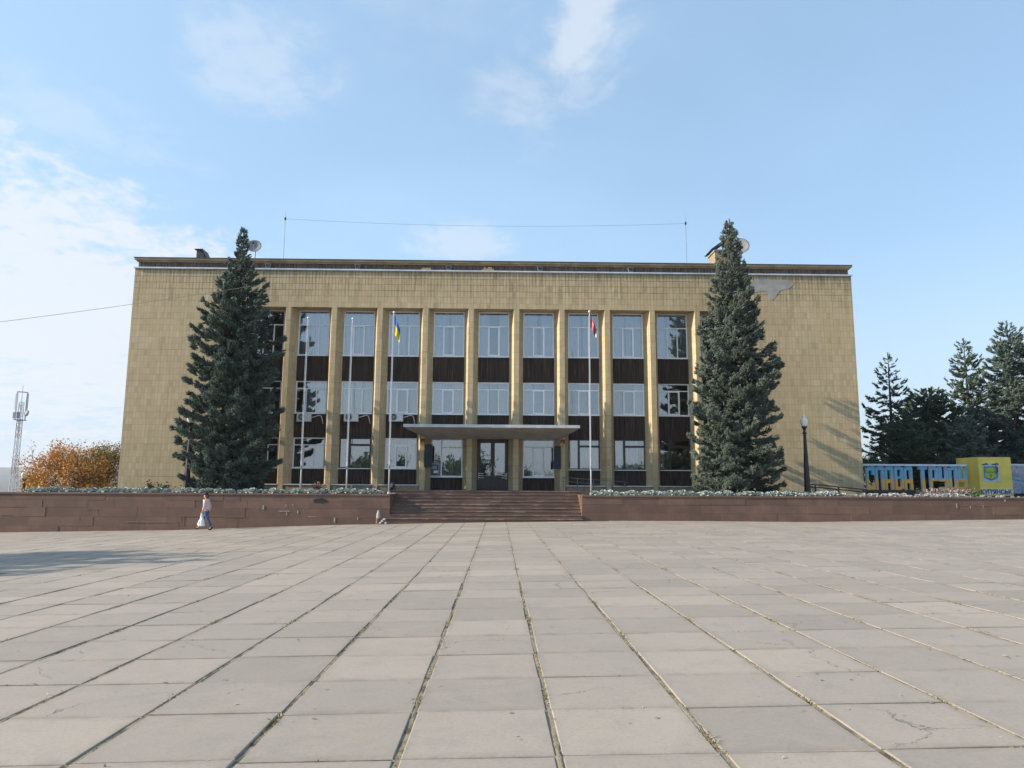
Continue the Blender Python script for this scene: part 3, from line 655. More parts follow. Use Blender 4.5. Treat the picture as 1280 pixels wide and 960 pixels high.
def window(bay, zs, style, seed, curt=()):
    c = BC[bay]; x0, x1 = c-HW, c+HW; zb, zt, zh = zs; y0, y1 = YG, YG+.07; rnd = random.Random(seed)
    fr = 'white_frame' if style != 'brown' and style != 'brown_x' else 'brown_frame'; t = .078; ms = .066
    w = x1-x0; bars = MB(); panes = []
    bars.box(x0, x0+t, y0, y1, zb, zh); bars.box(x1-t, x1, y0, y1, zb, zh)
    bars.box(x0+t, x1-t, y0, y1, zb, zb+t); bars.box(x0+t, x1-t, y0, y1, zh-t, zh)
    if style in ('three', 'three_sash'):
        bars.box(x0+t, x1-t, y0, y1, zt-ms/2, zt+ms/2)
        xs = [x0+w*.335, x0+w*.665]
        for xm in xs: bars.box(xm-ms/2, xm+ms/2, y0, y1, zb+t, zt-ms/2)
        if style == 'three_sash':       # opening sash in the middle light stands proud
            a, b = xs[0]-.05, xs[1]+.05
            for q in ((a, a+.10, zb+t-.01, zt-.01), (b-.10, b, zb+t-.01, zt-.01), (a+.1, b-.1, zb+t-.01, zb+t+.07), (a+.1, b-.1, zt-.09, zt-.01)): bars.box(q[0], q[1], y0-.022, y0-.001, q[2], q[3])
        panes = [(x0+t, x1-t, zt+ms/2, zh-t), (x0+t, xs[0]-ms/2, zb+t, zt-ms/2), (xs[0]+ms/2, xs[1]-ms/2, zb+t, zt-ms/2), (xs[1]+ms/2, x1-t, zb+t, zt-ms/2)]
    else:                               # tall narrow light on the left, top light over a wide pane on the right
        k = .33 if style != 'brown_x' else .36; mw = .13 if fr == 'brown_frame' else .09; xm = x0+w*k; zq = zh-(zh-zb)*.235
        bars.box(xm-mw/2, xm+mw/2, y0, y1, zb+t, zh-t); bars.box(xm+mw/2, x1-t, y0, y1, zq-mw/2, zq+mw/2)
        panes = [(x0+t, xm-mw/2, zb+t, zh-t), (xm+mw/2, x1-t, zq+mw/2, zh-t), (xm+mw/2, x1-t, zb+t, zq-mw/2)]
    f = bp(bars, 'window', fr)
    for (a, b, q, r) in panes:
        tx = rnd.uniform(-.008, .008)
        mb = MB(); mb.v = [(a-.005, YG+.034+tx, q-.005), (b+.005, YG+.034-tx, q-.005), (b+.005, YG+.034-tx+rnd.uniform(-.004, .004), r+.005), (a-.005, YG+.034+tx, r+.005)]; mb.face([0, 1, 2, 3])
        bp(mb, 'pane', 'window_glass', f)
    sb = MB().box(x0-.03, x1+.03, YG-.13, YG+.0, zb-.035, zb+.012); bp(sb, 'sill', 'white_frame', f)
    for (u0, u1, m_) in curt: curtain(f, x0+w*u0, x1-w*(1-u1), zb+.03, zh-.03, m_, seed+int(u0*10))
    return f
W_, CR, BU = 'curtain_white', 'curtain_cream', 'curtain_blue'
for b in range(11):
    c3 = {0: ((.0, .18, W_),), 4: ((0, .47, W_), (.56, 1, W_)), 5: ((0, .34, W_), (.68, 1, W_)), 6: ((0, .46, W_), (.58, 1, W_)), 7: ((0, .44, W_), (.50, 1, W_)), 8: ((0, .42, W_), (.46, .95, W_)), 3: ((0, .55, W_), (.60, .97, W_)), 10: ((0, .3, CR),), 9: ((0, .3, W_), (.4, 1, W_))}.get(b, ((0, .49, W_), (.51, 1, W_)))
    window(b, z3, 'three_sash' if b in (2, 4, 5, 6, 8) else 'three', 100+b, c3)
    c2 = {0: (), 1: ((.30, 1, W_),), 2: ((0, .62, W_), (.7, 1, W_)), 3: ((0, .3, W_), (.75, 1, CR)), 4: ((0, .36, W_), (.36, .6, BU), (.62, 1, W_)), 5: ((0, .33, W_), (.40, .60, CR), (.68, 1, W_)), 6: ((0, .30, W_), (.36, .62, BU), (.70, 1, W_)), 7: ((.25, .6, CR),), 8: ((.70, .97, W_),), 9: ((0, .12, W_),), 10: ()}[b]
    window(b, z2, 'three_sash' if b in (3, 4, 6, 7, 8, 9) else 'three', 200+b, c2)
    if b == 5: continue
    if b in (4, 6): window(b, z1e, 'three_sash' if b == 6 else 'side', 300+b, () if b == 6 else ((.34, .95, CR),))
    else: window(b, z1, 'brown' if b in (2, 7, 8, 9) else 'three_sash' if b == 3 else 'three', 300+b, {2: ((.4, 1, CR),), 3: ((0, .30, CR), (.7, 1, W_)), 7: ((0, .3, W_), (.36, 1, W_)), 8: ((0, .28, W_), (.38, .8, W_))}.get(b, ((0, .2, CR),)))
# ribbed spandrels between the windows
for b in range(11):
    x0, x1 = BC[b]-HW-.01, BC[b]+HW+.01
    ribs(x0, x1, YG-.06, z2[2]+.002, z3[0]-.037, .118, .03, 'spandrel_panel')
    lo = z1e if b in (4, 5, 6) else z1
    ribs(x0, x1, YG-.06, lo[2]+.002, z2[0]-.037, .118, .03, 'spandrel_panel')
    if b != 5: ribs(x0, x1, YG-.06, (ZFL+.01) if b in (4, 6) else zbase+.04, lo[0]-.037, .118, .03, 'spandrel_panel')
    bp(MB().box(x0, x1, YG+.02, YG+.24, z2[2], z3[0]), 'spandrel_core', 'brown_frame'); bp(MB().box(x0, x1, YG+.02, YG+.24, lo[2], z2[0]), 'spandrel_core', 'brown_frame')
    if b != 5: bp(MB().box(x0, x1, YG+.02, YG+.24, ZFL-.2, lo[0]), 'spandrel_core', 'brown_frame')
    if b not in (4, 5, 6):          # stone ledge and low plinth at the foot of the bay
        bp(MB().box(BC[b]-PIT/2+FH+.05, BC[b]+PIT/2-FH-.05, YF-.02, YG-.07, zbase-.02, zbase+.035), 'base_ledge', 'white_metal')
        bp(MB().box(BC[b]-PIT/2+FH+.06, BC[b]+PIT/2-FH-.06, YF+.03, YG-.08, ZT-.2, zbase-.022), 'plinth', 'plinth')

def build_door():
    c = BC[5]; x0, x1 = c-HW, c+HW; zt = z1e[2]; zl = ZFL+.005
    fr = MB(); fr.box(x0, x0+.10, YG-.03, YG+.1, zl, zt); fr.box(x1-.10, x1, YG-.03, YG+.1, zl, zt); fr.box(x0+.1, x1-.1, YG-.03, YG+.1, zt-.12, zt)
    bp(fr, 'door_frame', 'brown_frame')
    for s in (-1, 1):
        a, b = (x0+.105, c-.006) if s < 0 else (c+.006, x1-.105); zb, ze = zl+.02, zt-.125
        mb = MB(); mb.box(a, a+.12, YG, YG+.05, zb, ze); mb.box(b-.12, b, YG, YG+.05, zb, ze); mb.box(a+.12, b-.12, YG, YG+.05, ze-.14, ze); mb.box(a+.12, b-.12, YG, YG+.05, zb, zb+.85)
        d = bp(mb, 'door', 'brown_frame')
        q = MB(); q.v = [(a+.115, YG+.025, zb+.845), (b-.115, YG+.028, zb+.845), (b-.115, YG+.028, ze-.135), (a+.115, YG+.025, ze-.135)]; q.face([0, 1, 2, 3]); bp(q, 'pane', 'window_glass', d)
        xh = c+s*.09; bp(MB().tube([(xh, YG-.005, zb+1.02), (xh, YG-.07, zb+1.06), (xh, YG-.07, zb+1.42), (xh, YG-.005, zb+1.46)], .018, 6), 'handle', 'zinc', d)
        g = MB(); xe = x0+.12 if s < 0 else x1-.12       # white guard rails across the glass
        for i in range(3):
            z = zb+.72+i*.13; g.tube([(xe, YG-.04, z-(.05 if s > 0 else 0)), (xe-s*.30, YG-.04, z+(.02 if s > 0 else .0))], .019, 5)
        g.tube([(xe, YG-.04, zb+.62), (xe, YG-.04, zb+1.02)], .017, 5); bp(g, 'guard_rail', 'white_frame', d)
    bp(MB().box(x0-.05, x1+.05, YG-.10, YG-.035, zt+.002, zt+.10), 'lintel', 'plaster_grey')
build_door()

def build_canopy():
    yf = YF-2.55; a = at(504, 533.2, yf); b = at(725, 535.6, yf); z0 = (a.z+b.z)/2; z1_ = z0+.17; xa, xb = a.x, b.x
    l = at(534, 547.3, YF-.03); r = at(700, 549.6, YF-.03); zq = (l.z+r.z)/2; yb = YF+.5
    mb = MB(); mb.v = [(xa, yf, z1_), (xb, yf, z1_), (xb, yb, z1_), (xa, yb, z1_), (xa, yf, z0), (xb, yf, z0), (xb, yb, z0), (xa, yb, z0)]
    for q in ((0, 1, 2, 3), (4, 5, 1, 0), (5, 6, 2, 1), (7, 4, 0, 3)): mb.face(list(q))
    mb2 = MB(); mb2.v = [(xa+.04, yf+.04, z0-.001), (xb-.04, yf+.04, z0-.001), (xb-.04, yb, z0-.001), (xa+.04, yb, z0-.001), (l.x, YF-.03, zq), (r.x, YF-.03, zq), (r.x, yb, zq), (l.x, yb, zq)]
    for q in ((4, 5, 1, 0), (5, 6, 2, 1), (7, 4, 0, 3), (7, 6, 5, 4)): mb2.face(list(q))
    o1 = bp(mb, 'canopy_slab', 'canopy_fascia'); o2 = bp(mb2, 'canopy_soffit', 'canopy_grey')
    return z0, zq
plain('canopy_fascia', (0.52, 0.53, 0.53), .6, 0, .12, 2)
CZ0, CZQ = build_canopy()
rn = random.Random(8)
for (cx, zt_, w_) in ((PC[4], CZQ-.02, .145), (PC[7], CZQ-.02, .145)):
    mb = MB(); n = 9; pts = [(cx-w_, zt_), (cx+w_, zt_)]
    low = [(cx+w_-2*w_*i/n, zt_-.12-.28*rn.random()) for i in range(n+1)]
    mb.plate([(x, z) for x, z in ([(cx-w_, zt_)]+low[::-1]+[(cx+w_, zt_)])], YF-.006, YF-.002); bp(mb, 'rust_stain', 'rust')
# dark plaques by the entrance
p0, p1 = at(530, 584, YF-.06), at(540.5, 555.5, YF-.06); bp(MB().cbox(p0.x, p1.x, YF-.10, YF-.01, p0.z, p1.z, .01), 'plaque', 'plaque_dark')
p0, p1 = at(692.5, 575.5, YF-.06), at(701, 557.5, YF-.06); bp(MB().cbox(p0.x, p1.x, YF-.10, YF-.01, p0.z, p1.z, .01), 'plaque', 'plaque_dark')
p0, p1 = at(691.5, 586, YF-.06), at(701, 575.8, YF-.06); bp(MB().cbox(p0.x, p1.x, YF-.11, YF-.01, p0.z, p1.z, .01), 'plaque', 'plaque_blue')
# plaster repair on the right wing
p = [(934, 362), (946, 347.5), (988, 350.5), (992, 355), (986, 361), (975, 363), (969, 371), (965, 376), (961, 372), (958, 364), (948, 365), (938, 366)]
mb = MB(); mb.plate([(at(x, y, YF).x, at(x, y, YF).z) for x, y in p][::-1], YF-.012, YF-.003); bp(mb, 'plaster_patch', 'plaster_grey')
tag(bl, 'three-storey tan tiled administration building with pilasters and brown spandrels', 'building')

# ------------------------------------------------------------------ things on and around the building
def ac_unit(px, py, lab):
    a = at(px, py, YG-.25); o = empty('air_conditioner', (a.x, YG-.06, a.z-.27)); w, h, d = .43, .54, .30
    MB().cbox(-w, w, -d, -.04, 0, h, .02).build('casing', 'ac_white', o)
    MB().box(-w+.1, -w+.14, -.04, .0, .0, .5).box(w-.14, w-.1, -.04, .0, .0, .5).build('bracket', 'ac_white', o)
    fan = MB(); pts = [(-.13+.21*math.cos(t), .27+.21*math.sin(t)) for t in np.linspace(0, 2*math.pi, 20, endpoint=False)]
    fan.plate(pts, -d-.006, -d+.002).build('fan_opening', 'plaque_dark', o)
    gr = MB()
    for r_ in (.07, .14, .20):
        gr.tube([(-.13+r_*math.cos(t), -d-.012, .27+r_*math.sin(t)) for t in np.linspace(0, 2*math.pi, 17)], .006, 4, cap=False)
    for t in np.linspace(0, math.pi, 4, endpoint=False): gr.tube([(-.13-.2*math.cos(t), -d-.012, .27-.2*math.sin(t)), (-.13+.2*math.cos(t), -d-.012, .27+.2*math.sin(t))], .006, 4)
    gr.build('fan_grille', 'ac_white', o)
    MB().tube([(w-.02, -.12, .25), (w+.15, -.12, .30), (w+.45, -.10, .40), (w+.60, -.1, .36), (w+.68, -.1, .10), (w+.72, -.08, -.12)], .028, 6).build('pipe', 'ac_white', o, True)
    return tag(o, lab, 'air conditioner', 'air conditioners under second-floor windows')
ac_unit(380, 521.5, 'white air conditioner under the window by the pole beside the left spruce')
ac_unit(439, 521.5, 'white air conditioner above the brown-framed ground floor window')
ac_unit(495, 521.5, 'white air conditioner beside the end of the entrance canopy')

def atm():
    a, b = at(537, 595.5, YG-.1), at(549.5, 578, YG-.1); zc = a.z; o = empty('cash_machine', ((a.x+b.x)/2, YG-.02, zc)); w = (b.x-a.x)/2; h = b.z-a.z
    MB().cbox(-w, w, -.14, -.003, 0, h, .02).build('casing', 'atm_grey', o)
    MB().box(-w+.06, w-.06, -.147, -.141, .08, h-.14).build('recess_panel', 'atm_dark', o)
    MB().box(-w+.09, w-.16, -.153, -.148, h*.52, h-.2).build('screen', 'atm_grey', o)
    MB().box(-.05, w-.09, -.165, -.148, h*.24, h*.42).build('keypad', 'zinc', o)
    tag(o, 'grey cash machine set into the entrance window beside the dark plaque', 'cash machine')
    p = at(545, 572.5, YG-.02); n = MB().box(-.12, .12, -.012, -.002, -.12, .12).build('notice', 'paper', None, loc=(p.x, YG-.0, p.z)); tag(n, 'white paper notice stuck on the glass above the cash machine', 'notice')
atm()

def flood(px, py, lab):
    p = at(px, py, YF+.0); o = empty('floodlight', (p.x, YF+.02, ZLEDGE+.035))
    MB().box(-.16, .16, -.05, .05, 0, .03).build('foot', 'zinc', o)
    MB().plate([(-.13, .06), (.13, .06), (.19, .30), (-.19, .30)], -.10, .04).build('housing', 'dish_grey', o)
    MB().plate([(-.10, .09), (.10, .09), (.15, .27), (-.15, .27)], -.106, -.101).build('lens', 'plaque_dark', o)
    tag(o, lab, 'floodlight', 'floodlights on the roof ledge')
for px, w_ in ((335, 'beside the left spruce top'), (447, 'above the bare flagpoles'), (561, 'above the cash machine'), (675, 'above the blue plaque'), (788, 'between the red flag and the right spruce')): flood(px, 335, 'small grey floodlight on the roof ledge '+w_)
def rubble(px, py, w, lab):
    p = at(px, py, YF+.02); rnd = random.Random(px); mb = MB(); n = 9
    pts = [(-w, 0)]+[(-w+2*w*i/n, .10+.18*rnd.random()*(1 if 1 < i < n-1 else .3)) for i in range(n+1)]+[(w, 0)]
    mb.plate(pts[::-1] if False else [pts[0]]+[pts[-1]]+pts[-2:0:-1], -.06, .05)
    tag(mb.build('broken_stone', 'coping_stone', None, loc=(p.x, YF+.02, ZLEDGE+.036)), lab, 'stone')
rubble(533, 335, .30, 'broken lump of cladding on the roof ledge above the bare-pole bays')
rubble(610, 338, .36, 'squarish loose stone on the roof ledge above the entrance doors')

ZR = ZCOP+.26
def dish(px, py, Y, rad, lab, turn):
    p = at(px, py, Y); o = empty('satellite_dish', (p.x, Y, ZR)); h = p.z-ZR
    prof = [(rad*k/6, .22*rad*(k/6)**2*1.0) for k in range(7)]; mb = MB(); n = 24
    rings = prof+[(r_, z_-.012) for r_, z_ in prof[::-1]]
    mb.lathe([(max(r_, .002), z_) for r_, z_ in rings], n)
    d = mb.build('reflector', 'dish_grey', o, True, loc=(0, -.1, h)); d.rotation_euler = (R(72), 0, R(turn))
    MB().tube([(0, .12, 0), (0, .12, h*.8), (0, 0, h)], .035, 6).build('mast', 'black_iron', o)
    MB().box(-.25, .25, -.1, .35, 0, .03).build('base', 'zinc', o)
    ex = Vector((0, 0, 1)); ex.rotate(Euler((R(72), 0, R(turn)))); e = Vector((0, -.1, h))+ex*rad*.85
    MB().tube([Vector((0, -.1, h-rad*.8)), e], .012, 5).build('feed_arm', 'zinc', o); MB().box(e.x-.04, e.x+.04, e.y-.06, e.y+.06, e.z-.05, e.z+.05).build('receiver', 'plaque_dark', o)
    tag(o, lab, 'satellite dish', 'satellite dishes on the roof')
dish(318.5, 309, 44.2, .46, 'round grey satellite dish on the roof beside the left spruce top', 8)
dish(924, 309, 45.5, .62, 'pale satellite dish on the roof half hidden by the right spruce top', -12)
def vent():
    Y = 44.6; a = at(246, 322, Y); b = at(262, 314.5, Y); o = empty('roof_vent', ((a.x+b.x)/2, Y, ZR)); w = (b.x-a.x)/2; h = b.z-ZR
    MB().plate([(-w*.7, 0), (w*.7, 0), (w*.55, h*.6), (w*.2, h), (-w*.7, h)], -.35, .35).build('housing', 'roof_felt', o)
    MB().plate([(-w, h+.002), (w*.25, h+.002), (w*1.1, h*.25), (w*1.15, h*.32), (w*.3, h+.05), (-w, h+.05)], -.42, .42).build('cap', 'black_iron', o)
    MB().tube([(w*.5, 0, h*.6), (w*1.5, 0, h*1.25)], .012, 5).build('rod', 'zinc', o)
    tag(o, 'dark metal roof vent with a slanted cap on the far roof corner', 'vent')
    Y = 46.5; a = at(888, 330, Y); b = at(916, 311, Y); o = empty('roof_hatch', ((a.x+b.x)/2+.2, Y, ZR)); w = .85; h = at(890, 318, Y).z-ZR
    MB().box(-w, w, -.6, .8, 0, h).build('housing', 'coping_stone', o)
    MB().box(-w-.08, w+.08, -.7, .9, h+.002, h+.12).build('cornice', 'plaster_grey', o)
    MB().plate([(-w-.25, h+.16), (-w-.1, h+.16), (.15, h+.95), (w+.2, h+.3), (w+.3, h+.36), (.15, h+1.07)], -.8, 1.0).build('cap', 'roof_felt', o)
    tag(o, 'tan brick roof hatch with a dark pitched cap behind the right spruce', 'hatch')
vent()
def mast(px, pt, pb, Y, lab):
    a, b = at(px, pb, Y), at(px+.6, pt, Y); o = empty('antenna_mast', (a.x, Y, ZR)); h = b.z-ZR
    MB().tube([(0, 0, 0), (0, 0, h*.86), (0, 0, h)], [.018, .016, .010], 6).build('pole', 'dish_grey', o)
    MB().box(-.05, .05, -.04, .04, h*.85, h*.89).build('insulator', 'plaque_dark', o); MB().box(-.2, .2, -.2, .2, 0, .03).build('base', 'zinc', o)
    tag(o, lab, 'antenna', 'antenna masts on the roof'); return Vector((a.x, Y, ZR+h*.87))
m1 = mast(354, 263, 326, 46.5, 'thin roof antenna mast near the left satellite dish')
m2 = mast(858.5, 269, 329, 46.5, 'thin roof antenna mast near the tan roof hatch')
def wire(name, a, b, sag, r, lab, cat, mat='rail_steel'):
    c = [a.lerp(b, t)-Vector((0, 0, sag*4*t*(1-t))) for t in np.linspace(0, 1, 25)]
    o = MB().tube([q-a for q in c], r, 4).build(name, mat, None, loc=a); tag(o, lab, cat)
wire('antenna_wire', m1, m2, .35, .007, 'thin sagging aerial wire between the two roof masts', 'wire')
wire('overhead_cable', at(-120, 417, 31.0), at(322, 356.5, 38.6), .10, .011, 'overhead cable crossing in front of the left spruce top', 'cable', 'coping_stone')

# flagpoles
plain('pole_grey', (0.52, 0.52, 0.54), .5, 0, .08)
def flagpole(px, base_py, top_px, top_py, Y, lab):
    a = at(px, base_py, Y); b = at(top_px, top_py, Y); o = empty('flagpole', (a.x, Y, ZT)); h = b.z-ZT
    MB().tube([(0, 0, 0), (0, 0, h*.18), (0, 0, h*.19), (0, 0, h)], [.042, .040, .032, .022], 10).build('pole', 'pole_grey', o, True)
    MB().lathe([(.01, 0), (.06, .02), (.07, .07), (.05, .12), (.01, .14)], 10, (0, 0, h)).build('finial', 'white_metal', o, True)
    MB().lathe([(.13, 0), (.13, .03), (.075, .05), (.07, .16)], 12).build('base', 'white_metal', o)
    MB().box(-.02, .02, -.10, -.055, h*.14, h*.16).build('cleat', 'rail_steel', o)
    MB().tube([(-.045, -.03, h*.15), (-.06, -.03, h*.5), (-.04, -.02, h*.985)], .006, 4).build('halyard', 'white_metal', o)
    tag(o, lab, 'flagpole', 'white flagpoles in the planting bed'); return Vector((a.x, Y, ZT+h))
FY = 37.6
flagpole(375.5, 612, 383.5, 399, FY, 'bare white flagpole nearest the left spruce')
flagpole(433, 612, 441, 400, FY, 'bare white flagpole between the left bare pole and the blue-yellow flag')
t3 = flagpole(486, 614, 496.5, 392, FY, 'white flagpole flying the blue and yellow flag')
t4 = flagpole(739, 616, 737.5, 391, FY, 'white flagpole flying the red flag beside the steps')
mat_bands('flag_blue_yellow', [(0, (.70, .55, .03)), (0.0, (.05, .16, .50))])
def flag(top, mats, lab, hoist, fly, colour, lean):
    # limp cloth: the hoist edge follows the pole, the fly edge sags down in folds
    nu, nv = 14, 16; V = []; F = []; mi = []
    for j in range(nv+1):
        v = j/nv
        for i in range(nu+1):
            u = i/nu; sag = u*fly*.80*(1-.25*v); wx = lean*(u**.8)*(.10+.28*math.sin(min(1, (v*hoist+sag)/(hoist*1.15))*math.pi*.62))
            x = .045+wx; y = -.02+.085*math.sin(u*9+v*2.0)*u**.5*(.4+v); z = .0-v*hoist*(1-.12*u)-sag
            V.append((x, y, z))
    for j in range(nv):
        for i in range(nu):
            F.append((j*(nu+1)+i, (j+1)*(nu+1)+i, (j+1)*(nu+1)+i+1, j*(nu+1)+i+1)); mi.append(colour((i+.5)/nu, (j+.5)/nv))
    me = arrmesh('flag', V, F, mats, mi, True); o = link('flag', me, None, top); tag(o, lab, 'flag')
plain('cloth_blue', (0.045, 0.15, 0.50), .8, 0, .12); plain('cloth_yellow', (0.75, 0.58, 0.03), .8, 0, .1); plain('cloth_red', (0.50, 0.055, 0.085), .8, 0, .15); plain('cloth_navy', (0.03, 0.035, 0.13), .8, 0, .1); plain('cloth_cream', (0.66, 0.55, 0.42), .8, 0, .1)
flag(t3, ['cloth_blue', 'cloth_yellow'], 'limp blue and yellow flag hanging on its pole', 1.15, 1.05, lambda u, v: 0 if v < .5 else 1, .85)
flag(t4, ['cloth_red', 'cloth_navy', 'cloth_cream'], 'limp crimson flag with navy and cream emblem on its pole', .85, 1.15, lambda u, v: (1 if (.35 < u < .62 and .55 < v < .9) or (v > .75 and .62 < u < .78) else 2 if .30 < u < .40 and v > .3 or (u > .88 and v > .4) else 0), .85)

# street lamps
def lamp(px, base_py, globe_py, Y, lab, zb=None):
    a = at(px, globe_py, Y); zb = ZT if zb is None else zb; b = at(px, 600, Y); x = a.x; h = a.z-zb
    o = empty('street_lamp', (x, Y, zb)); k = h/4.35
    MB().lathe([(.21*k, 0), (.21*k, .30*k), (.185*k, .34*k), (.17*k, 1.0*k), (.085*k, 3.55*k), (.07*k, 3.6*k)], 16, flute=.10).build('post', 'black_iron', o)
    MB().lathe([(.12*k, 3.601*k), (.13*k, 3.66*k), (.07*k, 3.72*k), (.07*k, 3.86*k), (.11*k, 3.92*k), (.16*k, 4.0*k), (.16*k, 4.04*k)], 14).build('collar', 'black_iron', o)
    MB().lathe([(.14*k, 4.041*k), (.185*k, 4.12*k), (.21*k, 4.26*k), (.215*k, 4.36*k), (.19*k, 4.45*k), (.12*k, 4.53*k), (.07*k, 4.56*k), (.075*k, 4.66*k), (.03*k, 4.72*k), (.005, 4.80*k)], 18).build('globe', 'globe_white', o, True)
    tag(o, lab, 'street lamp', 'black lamp posts with white globes')
lamp(1005, 616, 526.5, 38.9, 'black tapered lamp post with white globe before the right wing wall')
lamp(239, 611, 522, 38.7, 'black tapered lamp post with globe partly hidden by the left spruce')
lamp(31, 617, 593, 58, 'distant black lamp post with white globe near the lattice mast', -2.7)

# handrails
def rail(name, pts_top, pts_low, Y, posts, mat, lab, r):
    a = at(*pts_top[0], Y); o = empty(name, (a.x, Y, ZT)); 
    for pts in (pts_top, pts_low): MB().tube([at(px, py, Y)-o.location for px, py in pts], r, 6).build('rail', mat, o, True)
    for px in posts:
        t = [p for p in pts_top]; f = lambda x: np.interp(x, [q[0] for q in t], [q[1] for q in t]); q = at(px, float(f(px)), Y)-o.location
        MB().tube([(q.x, 0, 0), (q.x, 0, q.z)], r*1.1, 6).build('post', mat, o)
    tag(o, lab, 'handrail')
rail('ramp_handrail', [(702, 596.5), (740, 599.5), (775, 602), (785, 603.5)], [(702, 601.5), (740, 604.5), (770, 607), (784, 607.6)], 41.6, (704, 722, 742, 764, 781), 'rail_steel', 'thin steel ramp handrail beside the entrance steps', .022)
rail('ramp_handrail', [(1011, 605.5), (1030, 606.5), (1055, 609.5), (1082, 612)], [(1011, 608.5), (1030, 610), (1055, 612.5), (1082, 615.3)], 40.5, (1019, 1048, 1079), 'rail_brown', 'brown metal ramp handrail beside the right lamp post', .04)

# spotlight at the head of the steps, broken post at the foot
def spot():
    p = at(500, 617, 38.4); zb = Z(503, 621, 38.2); o = empty('spotlight', (p.x, 38.3, WT)); 
    o.location = (XSL-.18, 38.2, WT)
    MB().lathe([(.06, 0), (.19, .05), (.21, .26), (.17, .30), (.12, .30)], 14).build('head', 'plaque_dark', o, True, loc=(.05, -.08, .30)).rotation_euler = (R(60), 0, R(-20))
    MB().box(-.22, .22, -.14, .14, 0, .03).build('base', 'zinc', o); MB().tube([(-.2, 0, .03), (-.2, 0, .3)], .02, 5).tube([(.2, 0, .03), (.2, 0, .3)], .02, 5).build('bracket', 'plaque_dark', o)
    tag(o, 'dark round spotlight at the head of the entrance steps', 'spotlight')
    p = at(472.5, 653, YW_FRONT-.35); zg = pz(p.x, YW_FRONT-.35); o = empty('broken_post', (p.x, YW_FRONT-.30, zg))
    MB().tube([(-.02, 0, -.02), (-.01, 0, .28)], [.10, .10], 7).build('stump', 'brown_granite', o)
    rnd = random.Random(5); MB().lathe([(.09, .281), (.11, .33), (.10, .47), (.07, .58), (.05, .66), (.02, .70)], 8).build('plaster_cap', 'stub_paint', o)
    tag(o, 'small broken white-topped post at the foot of the granite wall', 'post')
    q = at(479, 653, YW_FRONT-.55); zq = pz(q.x, YW_FRONT-.55); mb = MB()
    for i in range(4): mb.lathe([(.02, 0), (.07+.03*rnd.random(), .04), (.06, .10), (.01, .13)], 6, ((i-1.5)*.09, rnd.uniform(-.05, .05), .09*(i % 3)))
    tag(mb.build('plaster_rubble', 'stub_paint', None, loc=(q.x, YW_FRONT-.55, zq)), 'small heap of white plaster bits beside the broken post', 'rubble')
spot()

# ------------------------------------------------------------------ spruces
def tuft_template(rng, n=9, L=.34, r=.12):
    """a needle-covered twig end: a thin body and a brush of flat spikes, along +X"""
    V = []; F = []
    for k in range(5):          # body rings
        pass
    ring = 5
    for (x, rr) in ((0, .03), (L*.45, r*.50), (L*.85, r*.30)):
        for k in range(ring):
            t = 2*math.pi*k/ring + x; V.append((x, rr*math.cos(t), rr*math.sin(t)*.8))
    V.append((L, 0, 0)); tip = len(V)-1
    for i in range(2):
        for k in range(ring):
            a, b, c, d = i*ring+k, (i+1)*ring+k, (i+1)*ring+(k+1) % ring, i*ring+(k+1) % ring
            F += [(a, b, c), (a, c, d)]
    for k in range(ring): F.append((2*ring+k, tip, 2*ring+(k+1) % ring))
    for i in range(n):
        t = 2*math.pi*i/n + rng.uniform(-.3, .3); x = L*rng.uniform(.05, .75); ln = r*rng.uniform(1.1, 1.9)
        d = np.array([rng.uniform(.5, 1.0), math.cos(t), math.sin(t)]); d /= np.linalg.norm(d)
        s = np.cross(d, [1, .1, .2]); s /= np.linalg.norm(s); p = np.array([x, 0, 0]); b = len(V); w = .024
        V += [tuple(p-s*w), tuple(p+s*w), tuple(p+d*ln)]; F.append((b, b+1, b+2))
    return np.array(V), np.array(F)
def place(tpl, P, A, U, S):
    """instances of a template at points P with axis A, up-ish U and scale S, merged into arrays"""
    TV, TF = tpl; A = A/np.linalg.norm(A, axis=1, keepdims=True); B = np.cross(U, A); B /= np.linalg.norm(B, axis=1, keepdims=True)+1e-9; C = np.cross(A, B)
    V = P[:, None, :] + S[:, None, None]*(TV[None, :, 0:1]*A[:, None, :] + TV[None, :, 1:2]*B[:, None, :] + TV[None, :, 2:3]*C[:, None, :])
    F = TF[None] + (np.arange(len(P))*len(TV))[:, None, None]
    return V.reshape(-1, 3), F.reshape(-1, 3)
